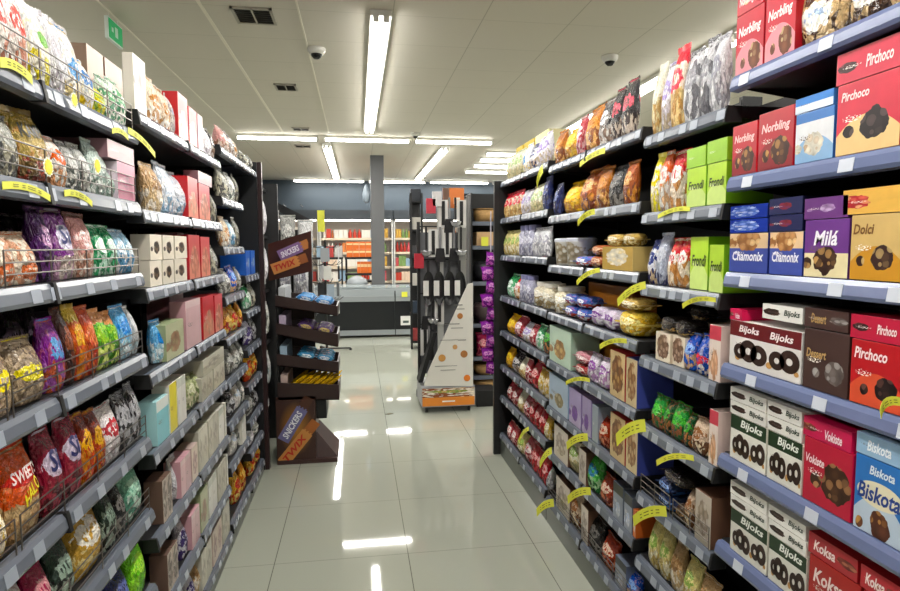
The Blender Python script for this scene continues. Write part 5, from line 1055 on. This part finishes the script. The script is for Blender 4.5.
# ------------------------------------------------------------------ utensil promo display on the right
UY = 5.45
def up(px, py, Y=UY): q = onY(px, py, Y); return q.x, q.z
t = empty('promo_display', (up(448, 400)[0], UY + .2, 0), 'wheeled promo display with slanted white board and orange base', 'display stand')
bx0, bx1 = up(422, 413)[0], up(475, 413)[0]; bz0, bz1 = up(448, 411)[1], up(448, 387)[1]
mb = MB()
for xx in (bx0 + .05, bx1 - .05):
    for yy in (UY + .06, UY + .4): mb.tube((xx - .012, yy, .03), (xx + .012, yy, .03), .03, 14)
obj('caster', mb, BLK, t)
obj('base_box', MB().box(bx0, bx1, UY, UY + .45, .06, bz1), plain('base metal', '#9c9ca0', .4), t)
obj('orange_panel', MB().box(bx0 + .005, bx1 - .005, UY - .004, UY - .0005, .07, .15), plain('orange print panel', '#dc8428', .4, noise=.1), t)
ph = plain('food photo print', '#b89058', .4)
fm = bag_mat('food print', '#d0a868', '#7c8c40', '#8c4c28', '#e8dcc8', win=1.0, scale=9)
obj('food_print', MB().box(bx0 + .005, bx1 - .005, UY - .004, UY - .0005, .151, bz1 - .01), fm, t)
obj('white_print', MB().box((bx0 + bx1) / 2 - .06, (bx0 + bx1) / 2 + .06, UY - .006, UY - .0045, .105, .118), plain('ink white', '#f4f0e8', .4), t)
# slanted board: a triangle leaning up to the right
P = [up(424, 386), up(473, 386), up(473, 283), up(468, 284), up(428, 372)]
mb = MB(); mb.prism([(p[0], p[1]) for p in P], 'y', 0, .02)
for v in mb.bm.verts: v.co = Vector((v.co.x, v.co.y, v.co.z))
# prism 'y' maps (u, v, a) -> (x=u, y=a, z=v)
bmesh.ops.translate(mb.bm, verts=mb.bm.verts[:], vec=(0, UY + .0, 0)); bd = obj('slanted_board', mb, plain('board cream white', '#d6d3ca', .4), t)
mb = MB()
for (px, py, w, h) in ((458, 305, 9, 1.2), (459, 309, 11, 1), (452, 324, 15, 1.2), (449, 340, 18, 1), (462, 340, 8, 1), (446, 366, 22, 1.2), (448, 370, 15, 1), (457, 328, 12, 1)):
    a = up(px - w / 2, py + h / 2); b = up(px + w / 2, py - h / 2); mb.box(a[0], b[0], UY - .002, UY - .0005, a[1], b[1])
obj('print_lines', mb, plain('print grey', '#6c6c68', .5), bd)
for (px, py, r, c) in ((460, 316, 4, '#b8783c'), (442, 358, 5, '#c89048'), (464, 354, 5, '#a8703c'), (455, 347, 3.4, '#c89860'), (467, 378, 4.6, '#dc7820')):
    q = up(px, py); obj('round_print', MB().tube((q[0], UY - .003, q[1]), (q[0], UY - .0005, q[1]), r * .0068, 18), plain('print ' + c, c, .4), bd)
# rear black frame with hanging strips
fx0, fx1 = up(417, 300, 5.8)[0], up(468, 300, 5.8)[0]; fz = up(450, 196, 5.8)[1]
for xx in (fx0 + .02, fx1): obj('frame_post', MB().box(xx - .015, xx + .015, 5.8, 5.83, .06, fz if xx > fx0 + .1 else fz - .25), plain('post steel', '#8c8c8c', .3, .6) if xx == fx1 else BLK, t)
obj('base_rear', MB().box(fx0, fx1 + .02, 5.45 + .452, 5.85 + .1, .05, .12), BLK, t)
bars = [fz - .02, fz - .3, fz - .62, fz - .95, fz - 1.25]
for i, z in enumerate(bars): obj('cross_bar', MB().box(fx0 + .03 if i else fx0 + .3, fx1, 5.805, 5.82, z, z + .012), BLK, t)
obj('mesh_back', MB().box(fx0 + .03, fx1 - .03, 5.821, 5.828, .3, fz - .35), plain('mesh grey', '#5c5d60', .5), t)
dp_ = up(422, 385); sb = MB(); a, b_ = up(425, 386), up(437, 352); 
mb = MB(); q0, q1 = up(424, 385), up(440, 345); mb.hexa([(q0[0] - .04, UY + .1, q0[1]), (q0[0], UY + .1, q0[1]), (q0[0], UY + .3, q0[1]), (q0[0] - .04, UY + .3, q0[1]), (q1[0] - .05, UY + .1, q1[1] + .1), (q1[0] - .01, UY + .1, q1[1] + .1), (q1[0] - .01, UY + .3, q1[1] + .1), (q1[0] - .05, UY + .3, q1[1] + .1)]); obj('side_brace', mb, BLK, t)
sg = empty('orange_sign', (up(453, 198, 5.75)[0], 5.75, fz), 'small orange price sign on top of the utensil rack', 'sign')
a, b_ = up(443, 208, 5.75), up(464, 188, 5.75)
obj('panel', MB().box(a[0], b_[0], 5.75, 5.76, a[1], b_[1]), plain('orange sign', '#d8793a', .4), sg)
obj('dark_corner', MB().box(a[0], a[0] + .06, 5.747, 5.7495, a[1] + .06, b_[1]), plain('sign photo', '#6c5040', .5), sg)
c2 = a[0] + (b_[0] - a[0]) * .66; mb = MB(); mb.box(c2 - .03, c2 + .03, 5.747, 5.7495, a[1] + .08, a[1] + .1); mb.box(c2 - .03, c2 - .01, 5.747, 5.7495, a[1] + .04, a[1] + .075); mb.box(c2 + .005, c2 + .03, 5.747, 5.7495, a[1] + .04, a[1] + .075); obj('white_print', mb, plain('print cream', '#e8dcc8', .5), sg)
# utensils: ladles / pans on cards hanging from the bars
def utensil(kind, x, z, lab, y=5.72, grp=None, k=1.25):
    t = empty({'pan': 'frying_pan', 'spatula': 'spatula', 'ladle': 'ladle', 'card': 'utensil_card'}[kind], (x, y, z), lab, 'utensil' if kind != 'pan' else 'pan', grp)
    t.scale = (1.3, 1, 1.2)
    D_ = plain('utensil black', '#1a1a1c', .35); S_ = plain('utensil chrome', '#b4b4b8', .2, .7); W = plain('card white', '#d4d2ce', .5)
    if kind == 'pan':
        obj('bowl', MB().lathe([(.06, 0), (.085, .02), (.09, .024), (.062, .006)], (0, 0, 0), 24), D_, None).data
        b = bpy.data.objects[-1] if False else COL.objects[-1]; b.parent = t; b.location = (0, -.02, -.22); b.rotation_euler = (PI / 2, 0, 0); b.scale = (.5, 1.5, 1)
        obj('handle', MB().box(x - .01, x + .01, y - .01, y + .004, z - .1, z), D_, t)
        obj('rim', MB().box(x - .04, x + .0, y - .05, y - .047, z - .28, z - .16), W, t)
    elif kind == 'spatula':
        obj('handle', MB().box(x - .008, x + .008, y - .008, y + .004, z - .17, z), S_, t)
        obj('blade', MB().prism([(x - .03, z - .17), (x + .03, z - .17), (x + .04, z - .28), (x - .04, z - .28)], 'y', y - .006, y), D_, t)
    elif kind == 'ladle':
        obj('handle', MB().box(x - .007, x + .007, y - .008, y + .004, z - .18, z), D_, t)
        obj('bowl', MB().lathe([(.01, -.045), (.032, -.035), (.042, -.008), (.044, 0), (.03, -.004)], (x, y - .03, z - .19), 16), S_, t, smooth=True)
    else:
        obj('card', MB().box(x - .035, x + .035, y - .002, y, z - .24, z - .02), W, t); obj('tool', MB().box(x - .012, x + .012, y - .014, y - .0025, z - .22, z - .03), D_, t)
kinds = ['card', 'spatula', 'ladle', 'card', 'spatula']
obj('steel_post', MB().box(fx1 - .1, fx1 - .02, 5.79, 5.804, .3, fz - .03), plain('brushed steel', '#9b9b96', .35, .4), t)
obj('clip_strip', MB().box(fx0 + .2, fx0 + .26, 5.79, 5.804, .5, fz - .1), plain('strip pale', '#b4b4b0', .4), t)
nb = 0
for i, z in enumerate(bars):
    n = 4 if i in (0,) else 6
    xs0 = fx0 + (.22 if i == 0 else .05); xs1 = fx1 - .05
    if i >= 3: xs1 = fx0 + (.24 if i == 3 else .16); n = 3
    for k in range(n):
        kd = kinds[(k + i * 2) % 5] if i != 2 else 'pan'
        if i == 2 and k > 3: continue
        if i == 4 and k == 2: continue
        x = xs0 + (xs1 - xs0) * (k + .5) / (n if i != 2 else 4)
        utensil(kd, x, z, f'{dict(card="carded kitchen tool", spatula="black bladed spatula", ladle="steel ladle with black handle", pan="small black frying pan")[kd]} on the {["top", "second", "middle", "fourth", "lowest"][i]} bar of the utensil rack, {NUM[k]} along', y=5.72)
rh = obj('round_bottle', MB().lathe([(.001, 0), (.07, .01), (.075, .1), (.06, .2), (.03, .25), (.03, .3)], (up(425, 230, 5.5)[0] - .02, 5.6, fz - .52), 16), plain('red cap goods', '#b02030', .4), smooth=True); COL.objects.unlink(rh); bpy.data.objects.remove(rh)
for k, (px, py, c, lb) in enumerate(((437, 200, '#c8c4c4', 'white and red blister pack crowning the utensil rack'), (431, 207, '#b83040', 'red tipped blister pack at the top left of the utensil rack'), (419, 262, '#b02434', 'red pack on the left edge of the utensil rack'))):
    q = up(px, py, 5.7); o = mini(0, c).copy(); link(o); o.name = 'blister_pack'; o.location = (q[0], 5.69, q[1] - .06); o.scale = (.09, .03, .14); tag(o, lb, 'blister pack')
# ------------------------------------------------------------------ end rack with baskets (behind promo display, right)
EY = 5.9; ex0, ex1 = up(471, 300, EY)[0], up(497, 300, EY)[0]
t = empty('basket_rack', ((ex0 + ex1) / 2, EY + .25, 0), 'dark end rack holding straw baskets beside the purple garland', 'rack')
obj('back_panel', MB().box(ex0, ex1 + .25, EY + .42, EY + .44, 0, up(480, 190, EY)[1]), BLK, t)
for xx in (ex0, ex1 + .235): obj('side_panel', MB().box(xx, xx + .015, EY, EY + .42, 0, up(480, 193, EY)[1]), BLK, t)
lv = [(222, 'straw'), (246, 'box'), (282, 'dark'), (324, 'dark'), (357, 'pink'), (376, 'straw'), (405, 'straw')]
for i, (py, kd) in enumerate(lv):
    z = up(484, py, EY)[1]
    z = max(z, .08); sh = obj('shelf', MB().box(ex0 + .015, ex1 + .235, EY + .01, EY + .42, z - .02, z), SHF, t)
    obj('price_rail', MB().box(ex0 + .015, ex1 + .235, EY - .004, EY + .01, z - .035, z + .005), RAILL, sh)
STR = plain('straw weave', '#b8915a', .7, noise=.35)
def basket(x, y, z, w, h, lab, col=STR):
    t = empty('straw_basket', (x, y, z), lab, 'basket')
    mb = MB(); mb.lathe([(w * .8, 0), (w, h * .5), (w * .98, h), (w * .9, h), (w * .9, h * .4)], (x, y, z), 24); obj('bowl', mb, col, t, smooth=True)
    mb = MB(); n = 24
    for k in range(n): a = 2 * PI * k / n; c = 2 * PI * (k + 1) / n; mb.tube((x + w * math.cos(a), y + w * math.sin(a), z + h), (x + w * math.cos(c), y + w * math.sin(c), z + h), .008, 6)
    obj('rim', mb, plain('rim straw', '#8c6a3c', .7), t)
cx = (ex0 + ex1) / 2 + .04
for i, (py, kd) in enumerate(lv):
    z = max(up(484, py, EY)[1], .08)
    if kd == 'straw': basket(cx, EY + .14, z + .001, .12, .13 if i == 0 else .1, ['round straw basket on the highest shelf of the basket rack', '', '', '', '', 'upper of two low straw baskets on the basket rack', 'straw basket nearest the floor on the basket rack'][i])
    if kd == 'box':
        o = mini(0, '#c8a478').copy(); link(o); o.name = 'straw_box'; o.location = (cx, EY + .03, z + .001); o.scale = (.22, .2, .14); tag(o, 'square tan woven box on the second shelf of the basket rack', 'box')
    if kd == 'dark':
        o = obj('dark_bowl', MB().lathe([(.07, 0), (.12, .08), (.125, .16), (.1, .2)], (cx, EY + .14, z + .001), 20), plain('bowl charcoal %d' % i, '#2c2c30' if i == 2 else '#4a3c3c', .35), smooth=True); tag(o, ['', '', 'charcoal round bowl on the third shelf of the basket rack', 'brown black round bowl above the pink pouch'][i], 'bowl')
    if kd == 'pink':
        place('pinkpouch' if 'pinkpouch' in DES else 'magen', (cx, EY + .03, z + .001), 0, .22, .12, .24, 'bright pink pouch on the basket rack beside the slanted board', None, var=1)
o = mini(0, '#141416').copy(); link(o); o.name = 'black_tub'; o.location = (up(487, 410, 5.6)[0], 5.6, .001); o.scale = (.2, .25, .16); tag(o, 'low black tub on the floor below the straw baskets', 'tub')
fl = obj('price_flag', MB().box(cx - .07, cx - .0, EY - .009, EY - .006, up(481, 246, EY)[1], up(481, 237, EY)[1]), YEL); tag(fl, 'yellow price tag on the second shelf of the basket rack', 'tag')
# end upright panel of the farthest right bay
t = empty('gondola_end', (1.2, 4.3, 0), 'black end panel closing the far end of the right shelving', 'end panel')
obj('panel', MB().box(1.02, 1.5, 4.275, 4.3, 0, 2.02), BLK, t); obj('edge_post', MB().box(.985, 1.02, 4.275, 4.31, 0, 2.02), plain('edge charcoal', '#1d1e20', .4), t)

# purple garland of packets
gx = .935; Y0g = 4.33; zg0, zg1 = onY(492, 252, Y0g).z, onY(492, 373, Y0g).z; gx = onY(491.5, 310, Y0g).x
st = tag(obj('hanging_clip_strip', MB().box(gx - .004, gx + .004, Y0g + .03, Y0g + .032, zg1 - .02, zg0 + .3), plain('strip clear', '#c8c4d0', .3)), 'thin clip strip hanging down the end panel and carrying the purple packets', 'clip strip')
bag('garl', 'shiny purple packet', main='#8c2ca0', lab='#d88cd0', c1='#6c1c80', c2='#c050b8', win=.6, rough=.14)
n = 9
for k in range(n):
    h = (zg0 - zg1) / n; z = zg0 - (k + 1) * h
    place('garl', (gx - .014 + .012 * (-1) ** k, Y0g - .05, z), 0, .1, .055, h * 1.0, f'shiny purple packet, {NUM[k]} from the top of the hanging purple garland', 'purple garland packets', var=k, tilt=.12 * (-1) ** k)
# pale goods at the end cap above garland
for k in range(3):
    z = onY(484, 196 + k * 25, 4.9).z
# right wall rack visible right of pillar
RX0, RX1 = onY(411, 230, 9.0).x, onY(422, 230, 9.0).x
t = empty('narrow_rack', ((RX0 + RX1) / 2, 9.1, 0), 'narrow black rack with dark goods between the freezer and the utensil rack', 'rack')
zz = onY(416, 193, 9.0).z
for xx in (RX0, RX1): obj('post', MB().box(xx - .015, xx + .015, 9.0, 9.03, 0, zz), BLK, t)
obj('back_panel', MB().box(RX0, RX1, 9.25, 9.26, .05, zz), BLK, t)
for k in range(6): obj('shelf', MB().box(RX0 - .01, RX1 + .01, 9.031, 9.25, .1 + k * (zz - .15) / 5.2, .12 + k * (zz - .15) / 5.2), BLK, t)
for k in range(6):
    o = mini(0, ['#8c3030', '#2c3848', '#c8c4bc', '#3c3c40', '#b4b0a8', '#282c34'][k]).copy(); link(o); o.name = 'dark_carton'; o.location = ((RX0 + RX1) / 2, 9.05, .121 + k * (zz - .15) / 5.2); o.scale = (.15, .15, .18)
    tag(o, f'{["dark red", "navy", "pale grey", "charcoal", "light grey", "blue black"][k]} carton on the {["lowest", "second lowest", "third lowest", "fourth lowest", "fifth lowest", "topmost"][k]} shelf of the narrow rack', 'carton')
# leaf scrap on the floor
q = onZ(389, 414); o = obj('leaf_scrap', MB().prism([(-.035, -.01), (.0, -.022), (.04, .0), (.005, .02)], 'z', 0.001, .004), plain('leaf brown', '#5c5430', .7)); o.location = (q.x, q.y, 0); tag(o, 'small brown scrap lying on the floor in mid aisle', 'litter')
# ------------------------------------------------------------------ world and camera
w = bpy.data.worlds.new('world'); bpy.context.scene.world = w; w.use_nodes = True
w.node_tree.nodes['Background'].inputs[0].default_value = (.9, .92, 1, 1); w.node_tree.nodes['Background'].inputs[1].default_value = .15
cd = bpy.data.cameras.new('camera'); cd.sensor_width = 36; cd.lens = 24.0; cd.clip_start = .05
cam = bpy.data.objects.new('camera', cd); COL.objects.link(cam)
r0, r1, r2 = M[0], M[1], M[2]
cam.matrix_world = Matrix(((r0[0], -r1[0], -r2[0], CAM.x), (r0[1], -r1[1], -r2[1], CAM.y), (r0[2], -r1[2], -r2[2], CAM.z), (0, 0, 0, 1)))
for o in [o for o in bpy.data.objects if not o.users_collection]: bpy.data.objects.remove(o)
bpy.context.view_layer.update()
sc = bpy.context.scene; sc.camera = cam
sc.view_settings.view_transform = 'Standard'; sc.view_settings.look = 'None'; sc.view_settings.exposure = 0.12
sc.cycles.use_denoising = True; sc.cycles.max_bounces = 8; sc.cycles.diffuse_bounces = 4
for l_, n_ in USED.items():
    if n_ > 1: print('DUPLABEL', n_, l_)
